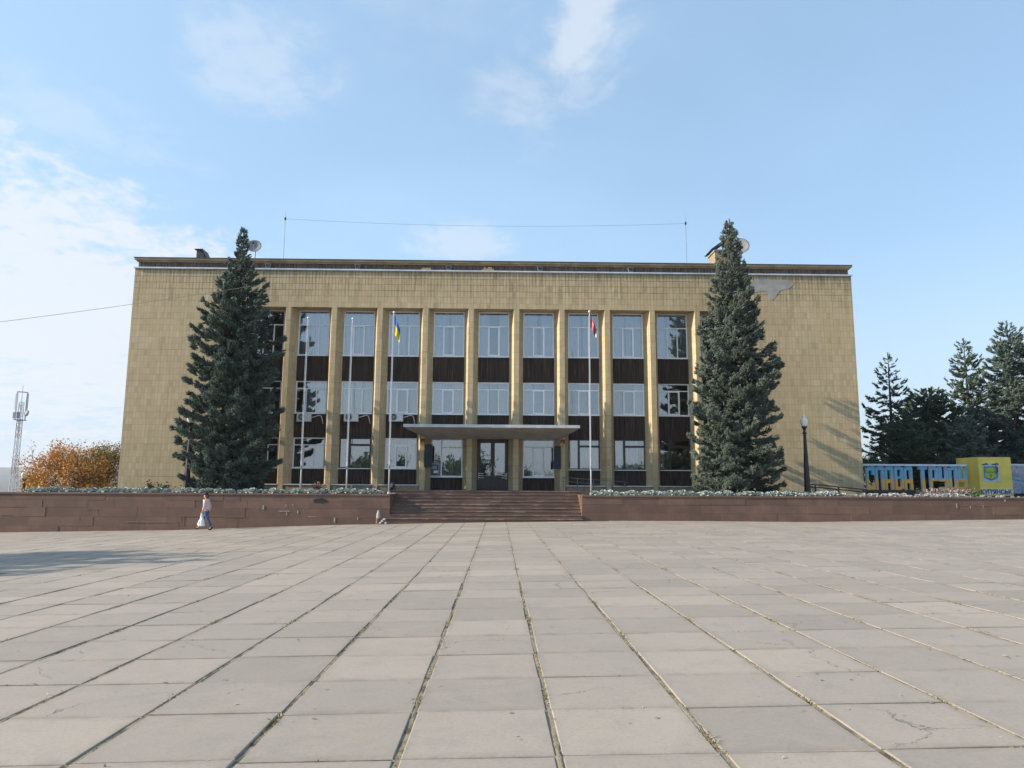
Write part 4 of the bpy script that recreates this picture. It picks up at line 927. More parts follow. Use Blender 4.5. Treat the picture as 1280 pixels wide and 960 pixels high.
def spruce(name, base, H, prof, mat, lab, seed, nb=230, dens=1.0, tuft=1.0, clear=.03, group=None, cones=False, wob=.28, flat=.0, body_mat='bark', irr=.13, whorl=6):
    """prof: [(height fraction, radius in metres)]"""
    rng = np.random.default_rng(seed); o = empty(name, base)
    ts = np.array([p[0] for p in prof]); rs = np.array([p[1] for p in prof])
    trunk = MB(); lean = rng.uniform(-.12, .12, 2)
    trunk.tube([(lean[0]*t, lean[1]*t, H*t) for t in np.linspace(0, 1, 9)], [max(.02, .021*H*(1-t)**.9) for t in np.linspace(0, 1, 9)], 8)
    sticks = MB(); P = []; A = []; S = []; CP = []; az = rng.uniform(0, 6.28); bare = np.zeros(3)
    for i in range(nb):
        ii = (i//whorl)*whorl+whorl*.5+(i % whorl-whorl*.5)*.35; t = clear + (1-clear-.02)*(ii+rng.uniform(-.5, .5))/nb; t = min(.985, max(clear, t)); t = t**1.05
        az += 2.39996+rng.uniform(-.35, .35); Lb = float(np.interp(t, ts, rs))*rng.uniform(1-wob, 1+wob*.55)
        Lb = max(Lb*(1+irr*math.sin(2*az+t*13+seed)+irr*.8*math.sin(3*az-t*29+seed*2)), .14); z0 = H*t
        up = -.16+.62*max(0, t-.5)/.5 + rng.uniform(-.12, .10)
        if t < .25: up -= .18*(1-t/.25)
        d = np.array([math.cos(az), math.sin(az), 0.]); side = np.array([-d[1], d[0], 0.])
        n = 7; pts = []
        for k in range(n):
            s = k/(n-1); zz = z0 + Lb*(up*s - .30*math.sin(s*math.pi*.75)*min(1, Lb/1.5)*.55 + .16*s**3)
            pts.append(d*Lb*s + np.array([lean[0]*t, lean[1]*t, zz]) + side*Lb*.04*math.sin(s*5+i))
        pts = np.array(pts)
        if Lb > .5 and i % 2 == 0: sticks.tube([tuple(q) for q in pts[::2]], [.02+.012*Lb*(1-s) for s in (0, .33, .66, 1)], 3, cap=False)
        m_ = max(3, int(dens*(4+Lb*Lb*8.5+Lb*5)))
        nc = max(2, int(2.5+Lb*3.2)); cs = np.sort(rng.beta(1.8, 1.1, nc)); cs[-1] = .97; cl = rng.uniform(-.85, .85, nc); cl[-1] *= .2; ch = rng.normal(0, .05, nc); ck = rng.integers(0, nc, m_)
        s = cs[ck]+rng.normal(0, .10/max(.6, Lb), m_); s[0] = 1.0; s = np.clip(s, .10, 1)
        seg = np.minimum((s*(n-1)).astype(int), n-2); fr = (s*(n-1)-seg)[:, None]
        q = pts[seg]*(1-fr)+pts[seg+1]*fr; tang = pts[seg+1]-pts[seg]; tang /= np.linalg.norm(tang, axis=1, keepdims=True)+1e-9
        wid = (.40*Lb*(1-s)**.75*np.minimum(1, s*2.2)+.07); la = np.clip(cl[ck]+rng.normal(0, .26, m_), -1.1, 1.1)
        q = q + side*(la*wid)[:, None] + tang*(-np.abs(la)*wid*.35)[:, None]
        q[:, 2] += ch[ck] + rng.normal(0, .05, m_) - np.abs(la)*wid*.30 + .05*(1-flat)
        ax = tang + side*(la*.85)[:, None] + rng.normal(0, .22, (m_, 3)); ax[:, 2] += rng.uniform(-.30, .25, m_)
        P.append(q); A.append(ax); S.append(rng.uniform(.75, 1.25, m_)*tuft*(.55+.45*min(1, Lb/1.2)))
        if cones and t > .78 and rng.random() < .6:
            for _ in range(3): CP.append(pts[int(rng.integers(3, 7))]+rng.normal(0, .05, 3)-np.array([0, 0, .08]))
    # leader
    P.append(np.array([[lean[0], lean[1], H*.985], [lean[0], lean[1], H*.965]])); A.append(np.array([[0.05, 0, 1.], [.1, .1, 1.]])); S.append(np.array([.9*tuft, .8*tuft]))
    P = np.concatenate(P); A = np.concatenate(A); S = np.concatenate(S); U = np.tile(np.array([[.05, .03, 1.]]), (len(P), 1)) + rng.normal(0, .2, (len(P), 3))
    V, F = place(tuft_template(np.random.default_rng(seed+1)), P, A, U, S)
    link('crown', arrmesh('crown', V, F, mat), o)
    trunk.build('trunk', body_mat, o, True); sticks.build('branches', body_mat, o)
    if CP:
        TV = np.array([(0, .03, 0), (0, -.015, .026), (0, -.015, -.026), (.09, .028, 0), (.09, -.014, .024), (.09, -.014, -.024), (.14, 0, 0)]); TF = np.array([(0, 3, 4), (0, 4, 1), (1, 4, 5), (1, 5, 2), (2, 5, 3), (2, 3, 0), (3, 6, 4), (4, 6, 5), (5, 6, 3)])
        CP = np.array(CP); V, F = place((TV*1.15, TF), CP, np.tile(np.array([[.1, 0, -1.]]), (len(CP), 1))+rng.normal(0, .15, (len(CP), 3)), np.tile(np.array([[1., 0, .1]]), (len(CP), 1)), np.ones(len(CP)))
        link('cones', arrmesh('cones', V, F, 'cone_brown'), o)['kind'] = 'stuff'
    tag(o, lab, 'spruce', group); return o
SY = 39.7
def pixprof(cx, top, bottom, widths, Y):
    """crown radii at picture rows -> profile over tree height"""
    zt = at(cx, top, Y).z; zb = ZT; k = Y/FPX
    return zt-zb, sorted([((at(cx, py, Y).z-zb)/(zt-zb), w*k) for py, w in widths])
H, pr = pixprof(299, 283, 612, [(285, 1), (300, 5), (312, 8), (318, 4), (326, 11), (340, 17), (360, 24), (385, 35), (410, 43), (450, 53), (490, 55), (530, 55), (570, 49), (600, 46), (610, 42)], SY)
spruce('blue_spruce', (X(286, SY), SY, ZT-.03), H, pr, 'spruce_blue', 'tall dark blue-green spruce before the left wing of the building', 5, 280, 2.7, .80, .055, 'spruces before the building', irr=.09, wob=.22)
H, pr = pixprof(917, 273, 614, [(275, 1), (290, 5), (305, 11), (325, 14), (350, 19), (380, 31), (410, 38), (450, 47), (500, 52), (550, 55), (590, 53), (605, 47)], SY)
spruce('blue_spruce', (X(920, SY), SY, ZT-.03), H, pr, 'spruce_green', 'tall grey-green spruce with brown cones near the top before the right wing', 9, 280, 2.6, .78, .05, 'spruces before the building', True, irr=.09, wob=.22)
# spruces behind the letters on the right
def far_spruce(cx, top, Y, widths, seed, lab, mat='spruce_dark', nb=150, dens=.55, tuft=1.5, wob=.3):
    H, pr = pixprof(cx, top, 612, widths, Y); p = at(cx, 600, Y)
    spruce('spruce', (p.x, Y, ZT-.05), H, pr, mat, lab, seed, nb, dens, tuft, .03, 'trees behind the letters', False, wob)
far_spruce(1118, 443, 57, [(445, 2), (460, 8), (480, 14), (505, 19), (520, 30), (545, 34), (600, 38)], 31, 'narrow sparse spruce next to the building end', nb=120, dens=.42, tuft=1.25)
far_spruce(1167, 489, 59, [(490, 6), (505, 22), (530, 42), (560, 54), (600, 58)], 32, 'broad low dark spruce behind the letters', nb=130, dens=.55, tuft=1.6)
far_spruce(1219, 424, 60, [(426, 2), (445, 11), (470, 22), (500, 26), (540, 40), (600, 48)], 33, 'pointed spruce behind the yellow pylon', nb=150, dens=.45, tuft=1.3)
far_spruce(1279, 402, 57, [(405, 2), (425, 14), (460, 32), (500, 46), (550, 56), (600, 60)], 34, 'large grey-green spruce behind the lilac board', 'spruce_blue', nb=170, dens=.7, tuft=1.4)
far_spruce(1139, 528, 54, [(530, 6), (545, 20), (570, 36), (600, 40)], 35, 'low dark bushy spruce standing close behind the blue and yellow letters', nb=90, dens=.8, tuft=1.6)
far_spruce(1212, 522, 52.5, [(525, 6), (545, 20), (570, 32), (600, 38)], 36, 'young green spruce whose tips overhang the yellow pylon', 'spruce_green', nb=90, dens=.7, tuft=1.3)
far_spruce(1345, 440, 60, [(445, 3), (480, 26), (540, 50), (600, 60)], 38, 'dark spruce beyond the large grey-green one', nb=110, dens=.5, tuft=1.6)
# ------------------------------------------------------------------ broadleaf trees and small plants
def broadleaf(name, base, H, Rw, mat, lab, seed, nleaf=9000, leaf=.16, group=None, dome=.0):
    rng = np.random.default_rng(seed); o = empty(name, base); mb = MB(); ends = []
    def grow(p, d, L, r, lev):
        n = 4; pts = [p]; q = np.array(p)
        for k in range(n):
            d = d + rng.normal(0, .13, 3); d[2] += .03; d = d/np.linalg.norm(d); q = q+d*L/n; pts.append(q.copy())
        mb.tube([tuple(x) for x in pts], [r*(1-.55*k/n) for k in range(n+1)], 5 if lev > 1 else 7, cap=False)
        if lev >= 3: ends.extend(pts[1:]); return
        for i in range(5 if lev == 0 else 4):
            a = rng.uniform(0, 6.28); sp = rng.uniform(.45, .95) if lev else rng.uniform(.35, .8)
            s = np.array([math.cos(a), math.sin(a), 0]); nd = d*math.cos(sp)+s*math.sin(sp); k = int(rng.integers(2, n+1))
            grow(pts[k], nd/np.linalg.norm(nd), L*rng.uniform(.62, .85), r*.52, lev+1)
    for i in range(3):
        a = i*2.1+seed; grow(np.array([.12*math.cos(a), .12*math.sin(a), -.05]), np.array([.28*math.cos(a), .28*math.sin(a), 1.]), H*.33, .10, 0)
    E_ = np.array(ends); sc = np.array([Rw/np.percentile(np.abs(E_[:, :2]), 95)]*2+[H*.97/E_[:, 2].max()])
    mb.v = [(x*(1+(sc[0]-1)*min(1, z/(.3*H))), y*(1+(sc[1]-1)*min(1, z/(.3*H))), z*sc[2]) for x, y, z in mb.v]
    E2 = np.array([(x*(1+(sc[0]-1)*min(1, z/(.3*H))), y*(1+(sc[1]-1)*min(1, z/(.3*H))), z*sc[2]) for x, y, z in E_])
    mb.build('trunk', 'bark_grey', o, True)
    idx = rng.integers(0, len(E2), nleaf); P = E2[idx]+rng.normal(0, .22, (nleaf, 3))
    if dome:                     # clumps filling a rounded crown
        k = int(nleaf*dome); nc = 70; d = rng.normal(0, 1, (nc, 3)); d /= np.linalg.norm(d, axis=1, keepdims=True); d *= (rng.uniform(.35, 1, nc)**.5)[:, None]
        C = d*np.array([Rw, Rw, H*.44])*.93+np.array([0, 0, H*.54]); P[:k] = C[rng.integers(0, nc, k)]+rng.normal(0, .36, (k, 3)); P[:, 2] = np.clip(P[:, 2], .3, H)
    A = rng.normal(0, 1, (nleaf, 3)); U = rng.normal(0, 1, (nleaf, 3)); S = rng.uniform(.6, 1.3, nleaf)*leaf
    TV = np.array([(0, 0, 0), (.5, .38, .08), (1.1, 0, 0), (.5, -.38, .08)]); TF = np.array([(0, 1, 2), (0, 2, 3)])
    V, F = place((TV, TF), P, A, U, S); link('crown', arrmesh('crown', V, F, mat), o)
    return tag(o, lab, 'tree' if H > 2.5 else 'shrub', group)
Y = 60; p = at(86, 612, Y); broadleaf('autumn_tree', (p.x, Y, -2.75), at(86, 549, Y).z+2.75, 3.6, 'autumn_orange', 'bushy orange autumn tree beyond the left end of the building', 3, 20000, .14, 'autumn trees', .65)
Y = 62; p = at(138, 612, Y); broadleaf('autumn_tree', (p.x, Y, -2.75), at(138, 552, Y).z+2.75, 2.8, 'autumn_ochre', 'ochre green tree half hidden by the building corner', 6, 14000, .14, 'autumn trees', .6)
# tree standing left of the square, out of the picture; its shadow lies on the paving
broadleaf('lime_tree', (-29.0, 15.2, pz(-29.0, 15.2)), 10.5, 4.2, 'plant_green', 'broad tree beside the square that shades the paving', 14, 15000, .42)
# trees on the far side of the square behind the photographer: the windows mirror them
for i in range(8):
    x = -62+i*17+(i*37 % 7); y = -48-(i*13 % 9)
    broadleaf('square_tree', (x, y, -2.72 if y < -26 else pz(x, y)), 8.0+(i*29 % 4), 4.6, 'plant_green', 'broad tree on the opposite side of the square', 70+i, 2600, .65, 'trees across the square')
Y = 50; p = at(1093, 612, Y); broadleaf('shrub', (p.x, Y, ZT-.02), at(1093, 562, Y).z-ZT, .85, 'spruce_dark', 'loose leafy shrub in the gap beside the building end', 12, 1500, .13)
def small_plant(px, py, Y, h, w, mat, lab, seed):
    rng = np.random.default_rng(seed); p = at(px, py, Y); n = 90; P = rng.normal(0, 1, (n, 3))*np.array([w*.45, w*.45, h*.2])+np.array([0, 0, h*.6]); P[:, 2] = np.clip(P[:, 2], .05, h)
    TV = np.array([(0, 0, 0), (.5, .3, .06), (1.1, 0, 0), (.5, -.3, .06)]); TF = np.array([(0, 1, 2), (0, 2, 3)])
    V, F = place((TV, TF), P, rng.normal(0, 1, (n, 3))+np.array([0, 0, .5]), rng.normal(0, 1, (n, 3)), np.full(n, .14))
    o = empty('garden_plant', (p.x, Y, ZT-.01)); link('leaves', arrmesh('leaves', V, F, mat), o)
    st = MB()
    for k in range(5): a = k*1.3; st.tube([(0, 0, 0), (.3*w*math.cos(a), .3*w*math.sin(a), h*.7)], .012, 4)
    st.build('stems', 'bark_grey', o); tag(o, lab, 'plant')
small_plant(186, 612, 38.2, .65, .35, 'cone_brown', 'withered reddish plant in the bed before the left wing wall', 1)
small_plant(205, 612, 38.3, .55, .55, 'plant_green', 'small green bushy plant in the bed before the left wing wall', 2)
small_plant(397, 612, 38.4, .6, .3, 'cone_brown', 'withered reddish plant in the bed between two bare flagpoles', 3)
small_plant(1219, 617, 37.6, .45, .3, 'plant_green', 'small green plant at the foot of the yellow pylon', 4)
small_plant(440, 611, 38.5, .4, .3, 'plant_green', 'small green plant behind the second bare flagpole', 5)
def cabbages():
    meshes = []
    for s in range(5):
        rng = np.random.default_rng(60+s); V = []; F = []
        for ringi, (nl, tilt, L, z0) in enumerate(((6, .35, .24, .07), (6, .85, .21, .10), (5, 1.25, .17, .13))):
            for k in range(nl):
                a = 2*math.pi*k/nl+ringi*.5+rng.uniform(-.2, .2); d = np.array([math.cos(a)*math.cos(tilt), math.sin(a)*math.cos(tilt), math.sin(tilt)]); sd = np.array([-math.sin(a), math.cos(a), 0]); nn = np.cross(d, sd)
                b = len(V); c0 = np.array([0, 0, z0])
                for (u, w) in ((0, .03), (.5, .11), (.85, .13), (1.0, .07)):
                    for q in (-1, 0, 1):
                        V.append(c0+d*L*u*rng.uniform(.92, 1.08)+sd*w*q+nn*(-.05*abs(q)+rng.uniform(-.02, .02)*u))
                for r_ in range(3):
                    for q in range(2): F.append((b+r_*3+q, b+r_*3+q+1, b+r_*3+q+4, b+r_*3+q+3))
        meshes.append((np.array(V), np.array(F)))
    ms = {m_: [arrmesh('ornamental_cabbage', V, F, m_, None, True) for V, F in meshes] for m_ in ('cabbage_leaf', 'cabbage_pale')}
    rnd = random.Random(17); L = []
    x = X(-30, 37.1)
    while x < XSL-.55: L.append((x, 'cabbage_leaf')); x += rnd.uniform(.30, .42)
    x = XSR+.75; xe = X(1300, 37.1); xp = X(1040, 37.1)
    while x < xe: L.append((x, 'cabbage_pale' if x > xp else 'cabbage_leaf')); x += rnd.uniform(.30, .42)
    for i, (x, m_) in enumerate(L):
        left = x < 0
        if x < X(40, 37.1): continue
        for row in range(2):
            end = x > X(1203, 37.1)
            if row and (end or rnd.random() < .35): continue
            o = link('ornamental_cabbage', rnd.choice(ms[m_])); s = rnd.uniform(.8, 1.2)*(.52 if end else .78 if m_ == 'cabbage_pale' else 1.0)
            o.location = (x+rnd.uniform(-.05, .05)+row*.17, 37.10+row*.36+rnd.uniform(-.06, .06), ZT-.02); o.rotation_euler = (rnd.uniform(-.15, .15), rnd.uniform(-.15, .15), rnd.uniform(0, 6.3)); o.scale = (s, s, s*rnd.uniform(.9, 1.15))
            tag(o, 'grey-green ornamental cabbage in the bed left of the steps' if left else 'pale ornamental cabbage in the bed below the letters and pylon' if m_ == 'cabbage_pale' else 'grey-green ornamental cabbage in the bed between steps and right lamp post', 'cabbage', 'cabbages left of the steps' if left else 'pale cabbages below the letters' if m_ == 'cabbage_pale' else 'cabbages right of the steps')
cabbages()
def flowers():
    rng = np.random.default_rng(3); n = 1500; a, b = X(1150, 38.6), X(1206, 38.6); P = np.stack([rng.uniform(a, b, n), rng.uniform(38.0, 39.4, n), ZT+rng.beta(1.5, 2.5, n)*.55], 1)
    TV = np.array([(-.5, -.4, 0), (.5, -.4, .1), (.5, .4, 0), (-.5, .4, .1)]); TF = np.array([(0, 1, 2), (0, 2, 3)])
    V, F = place((TV, TF), P, rng.normal(0, 1, (n, 3)), rng.normal(0, 1, (n, 3)), np.full(n, .075)); tag(link('flower_bed', arrmesh('flower_bed', V, F, 'flower_mix')), 'mixed pink and white flowers growing below the letters', 'flowers', None, 'stuff')
flowers()

# ------------------------------------------------------------------ letters, pylon, board
def letters():
    Y = 47.6; a = at(1078, 616, Y); b = at(1207, 580.3, Y); zt = Z(1143, 581, Y); zb = Z(1143, 612.5, Y)
    o = empty('letter_sign', ((a.x+b.x)/2, Y, ZT)); OX = o.location.x
    zt -= ZT; zb -= ZT; x0 = a.x-OX-1.2; x1 = b.x-OX
    MB().box(x0, x1, -.10, .40, 0, zb-.16).build('base', 'sign_brown', o); MB().box(x0, x1, -.14, .44, zb-.158, zb-.002).build('base_cap', 'sign_brown', o)
    MB().box(x0, x1, -.14, .34, zt-.085, zt+.04).build('top_beam', 'sign_white', o)
    hh = zt-.087-zb; mid = zb+hh*.47
    g = G('letter_paint'); s = g.sep(g.obj())
    c = g.mix(g.m('GREATER_THAN', s[2], mid), (0.88, 0.44, 0.03), (0.10, 0.46, 0.74)); g.fin(g.mix(g.rng(g.noise(g.obj(), 5, 4), .35, .7, 0, .3), c, (.6, .55, .45)), .55)
    # stroke rectangles in a unit cell 0..1 x 0..1
    s_ = .285
    SH = {'С': [(0, s_, 0, .92), (s_, 1, .80, 1), (s_, 1, 0, .16), (1-s_, 1, .62, .80), (1-s_, 1, .16, .30)],
          'Л': [(0, s_, 0, .94), (1-s_, 1, 0, 1), (s_, 1-s_, .82, 1)],
          'А': [(0, s_, 0, .94), (1-s_, 1, 0, 1), (s_, 1-s_, .82, 1), (s_, 1-s_, .28, .44)],
          'В': [(0, s_, 0, 1), (1-s_, 1, .57, .95), (1-s_, 1, .05, .47), (s_, 1-s_, .84, 1), (s_, 1, .47, .57), (s_, 1-s_, 0, .14)],
          'Т': [(0, 1, .86, 1), (.5-s_*.62, .5+s_*.62, 0, .86)],
          'Р': [(0, s_, 0, 1), (1-s_, 1, .38, .95), (s_, 1-s_, .84, 1), (s_, 1-s_, .38, .52)],
          'У': [(0, s_, .36, 1), (1-s_, 1, .08, 1), (s_, 1-s_, .36, .50), (0, 1-s_, .0, .14)],
          'Д': [(0, s_, .0, .94), (1-s_, 1, .0, 1), (s_, 1-s_, .84, 1), (s_, 1-s_, 0, .13)]}
    xs = [1080.5, 1092, 1103.5, 1116, 1127.5, None, 1146, 1159.5, 1171.5, 1183.5, 1195.5]; w = 10.6*Y/FPX
    for ch, px in zip('СЛАВА ТРУДУ', xs):
        if px is None: continue
        lx = X(px, Y)-OX; mb = MB()
        for (u0, u1, v0, v1) in SH[ch]:
            xa, xb, za, zb_ = lx+u0*w, lx+u1*w, zb+v0*hh, zb+v1*hh; k = len(mb.v)
            mb.box(xa, xb, -.05, .14, za, zb_); 
            for fi in (4, 5): mb.mi[len(mb.f)-6+fi] = 1
        mb.build('letter', ['letter_paint', 'sign_white'], o)
    tag(o, 'block letters СЛАВА ТРУДУ painted blue over yellow under a white beam', 'sign')
letters()
def pylon():
    Y = 46.9; a = at(1224, 622, Y); zt = Z(1240, 571.5, Y)-ZT; xm = X(1224.5, Y, 600); xr = X(1262, Y, 600); xl = X(1197, Y+2.3, 600)
    o = empty('town_pylon', (xm, Y, ZT)); W = xr-xm
    # two-faced yellow block: front face with the crest, flank turned towards the steps
    MB().prism([(0, 0), (W, -.25), (W+.05, .9), (xl-xm+.6, 2.9), (xl-xm, 2.3)], 0, zt).build('block', 'pylon_yellow', o)
    al = math.atan2(-.25, W)
    def onface(mb, name, mat):
        q = mb.build(name, mat, o); q.rotation_euler = (0, 0, al); return q
    s = W/37.5                                  # metres per picture pixel across the face
    U = lambda px: (px-1224.5)*s
    Vz = lambda py: zt-(py-571.5)*Y/FPX
    onface(MB().plate([(U(1229), Vz(602)), (U(1248), Vz(602)), (U(1248), Vz(579)), (U(1229), Vz(579))], -.02, -.001), 'crest_board', 'crest_pale')
    sh = [(1230, 583), (1230, 597), (1233, 599), (1238, 601), (1243, 599), (1246, 597), (1246, 583)]
    onface(MB().plate([(U(x), Vz(y)) for x, y in sh], -.028, -.021), 'crest_shield', 'crest_blue')
    onface(MB().plate([(U(x), Vz(y)) for x, y in [(1231, 584), (1231, 591), (1244, 591), (1244, 584)]], -.034, -.029), 'crest_field', 'crest_green')
    onface(MB().plate([(U(x), Vz(y)) for x, y in [(1231, 591.2), (1231, 596.3), (1238, 599), (1244, 596.3), (1244, 591.2)]], -.034, -.029), 'crest_field', 'crest_lime')
    onface(MB().plate([(U(x), Vz(y)) for x, y in [(1236.6, 597), (1238.5, 597), (1239, 593), (1237.5, 592.3), (1236.5, 594)]], -.04, -.035), 'crest_figure', 'crest_green')
    onface(MB().plate([(U(x), Vz(y)) for x, y in [(1233, 589.5), (1242, 589.5), (1243, 587), (1241, 585), (1237, 584.5), (1233, 585.5)]], -.04, -.035), 'crest_figure', 'crest_dark' if False else 'crest_lime')
    for (x0, x1) in ((1228, 1236), (1239, 1248)): onface(MB().plate([(U(x0), Vz(580.3)), (U(x0+2), Vz(581.5)), (U(x1), Vz(580.8)), (U(x1-2), Vz(578.6)), (U((x0+x1)/2), Vz(579.4))], -.04, -.029), 'crest_crown', 'crest_dark')
    onface(MB().plate([(U(1242), Vz(593)), (U(1246.5), Vz(590)), (U(1247), Vz(585)), (U(1243), Vz(581)), (U(1245), Vz(586)), (U(1244.2), Vz(590))], -.04, -.035), 'crest_mantle', 'crest_dark')
    cu = bpy.data.curves.new('t', 'FONT'); cu.body = "КУП'ЯНСЬК"; cu.size = .42; cu.extrude = .02; cu.space_character = 1.02; cu.offset = .006
    to = bpy.data.objects.new('t', cu); COL.objects.link(to); dg = bpy.context.evaluated_depsgraph_get(); me = bpy.data.meshes.new_from_object(to.evaluated_get(dg)); bpy.data.objects.remove(to)
    co = np.empty(len(me.vertices)*3, np.float32); me.vertices.foreach_get('co', co); co = co.reshape(-1, 3); lo, hi = co.min(0), co.max(0)
    wx, hz = U(1260.5)-U(1225), (617.3-611.4)*Y/FPX
    nc = np.stack([U(1225)+(co[:, 0]-lo[0])/(hi[0]-lo[0])*wx, -.022-co[:, 2], Vz(617.3)+(co[:, 1]-lo[1])/(hi[1]-lo[1])*hz], 1).astype(np.float32)
    me.vertices.foreach_set('co', nc.ravel()); me.materials.clear(); me.materials.append(MATS['letter_black']); me.update(); me.name = 'lettering'
    q = link('lettering', me, o); q.rotation_euler = (0, 0, al)
    onface(MB().plate([(U(1225), Vz(617.9)), (U(1261), Vz(617.9)), (U(1261), Vz(610.9)), (U(1225), Vz(610.9))], -.014, -.001), 'name_strip', 'sign_white')
    tag(o, "yellow two-faced pylon with a town crest and the name КУП'ЯНСЬК", 'pylon')
pylon()
def board():
    Y = 47.5; a = at(1262, 620, Y); zt = Z(1270, 580.5, Y)-ZT; o = empty('picture_board', (a.x+2.0, Y, ZT)); w = 2.2
    g = G('board_print'); s = g.sep(g.obj()); v = g.obj(); nz = g.noise(g.vm('MULTIPLY', v, (1.2, 1, 5.0)), 1.3, 4, .6)
    c = g.mix(g.rng(nz, .42, .58), (0.36, 0.38, 0.50), (0.20, 0.25, 0.36)); c = g.mix(g.m('GREATER_THAN', s[2], zt*.72), c, (0.42, 0.37, 0.46))
    n2 = g.noise(g.vm('MULTIPLY', v, (2.2, 1, 3.5)), 2.2, 3); c = g.mix(g.rng(n2, .58, .62, 0, .8), c, (0.08, 0.11, 0.14)); c = g.mix(g.rng(n2, .36, .33, 0, .6), c, (0.55, 0.58, 0.62)); g.fin(c, .5)
    MB().box(-w+.2, w, -.03, .03, .15, zt-.07).build('panel', 'board_print', o)
    MB().box(-w+.15, w+.05, -.05, .05, zt-.068, zt+.03).build('frame', 'sign_white', o)
    for x in (-w+.4, 0, w-.3): MB().box(x-.04, x+.04, .032, .10, 0, zt-.1).build('post', 'rail_steel', o)
    tag(o, 'lilac and blue picture board right of the yellow pylon', 'board')
board()

# ------------------------------------------------------------------ distant lattice mast
def lattice():
    Y = 210; b = at(15, 620, Y); t = at(23, 488, Y); zb = -21.5; o = empty('lattice_mast', (b.x+.0, Y, zb)); h = t.z-zb
    def hw(z): return np.interp(z/h, [0, .38, .42, 1], [2.2, .62, .58, .42])
    lv = [0]+list(np.linspace(h*.20, h*.93, 18)); secs = {}
    for i in range(len(lv)-1):
        z0, z1_ = lv[i], lv[i+1]; m_ = 'tower_red' if .47 < (z0/h) < .58 or .70 < z0/h < .80 else 'tower_white'; mb = secs.setdefault(m_, MB()); a0, a1 = hw(z0), hw(z1_)
        C0 = [(-a0, -a0, z0), (a0, -a0, z0), (a0, a0, z0), (-a0, a0, z0)]; C1 = [(-a1, -a1, z1_), (a1, -a1, z1_), (a1, a1, z1_), (-a1, a1, z1_)]
        for k in range(4):
            mb.tube([C0[k], C1[k]], .13, 4); mb.tube([C0[k], C1[(k+1) % 4]], .07, 3); mb.tube([C1[k], C1[(k+1) % 4]], .07, 3)
    for m_, mb in secs.items(): mb.build('lattice', m_, o)['kind'] = 'stuff'
    MB().box(-1.2, 1.2, -1.2, 1.2, h*.82, h*.824).build('platform', 'tower_grey', o)
    for x, y in ((-1.45, -.3), (1.45, .4), (-.4, -1.5), (.5, 1.5)):
        MB().box(x-.16, x+.16, y-.14, y+.14, h*.885, h*.98).build('antenna_panel', 'tower_white', o); MB().tube([(x*.95, y*.9, h*.82), (x*.95, y*.9, h*.99)], .10, 4).build('antenna_post', 'tower_grey', o)
    for x in (-.9, .2): MB().box(x-.4, x+.3, -1.3, -.9, h*.83, h*.868).build('equipment_box', 'tower_grey', o)
    MB().lathe([(.02, .30), (.7, .25), (.95, 0), (.9, -.02), (.02, .2)], 14).build('dish', 'tower_grey', o, True, loc=(2.0, -.3, h*.862)).rotation_euler = (R(80), 0, R(-20))
    MB().tube([(0, 0, h*.93), (0, 0, h*1.03)], .08, 5).tube([(.6, 0, h*.862), (2.0, 0, h*.862)], .08, 4).build('spike', 'tower_white', o)
    MB().tube([(-1.45, -.3, h*.99), (-.4, -1.5, h*.99), (1.45, .4, h*.99), (.5, 1.5, h*.99), (-1.45, -.3, h*.99)], .07, 4).build('head_frame', 'tower_grey', o)
    tag(o, 'distant red and white lattice phone mast with panel antennas', 'mast')
lattice()

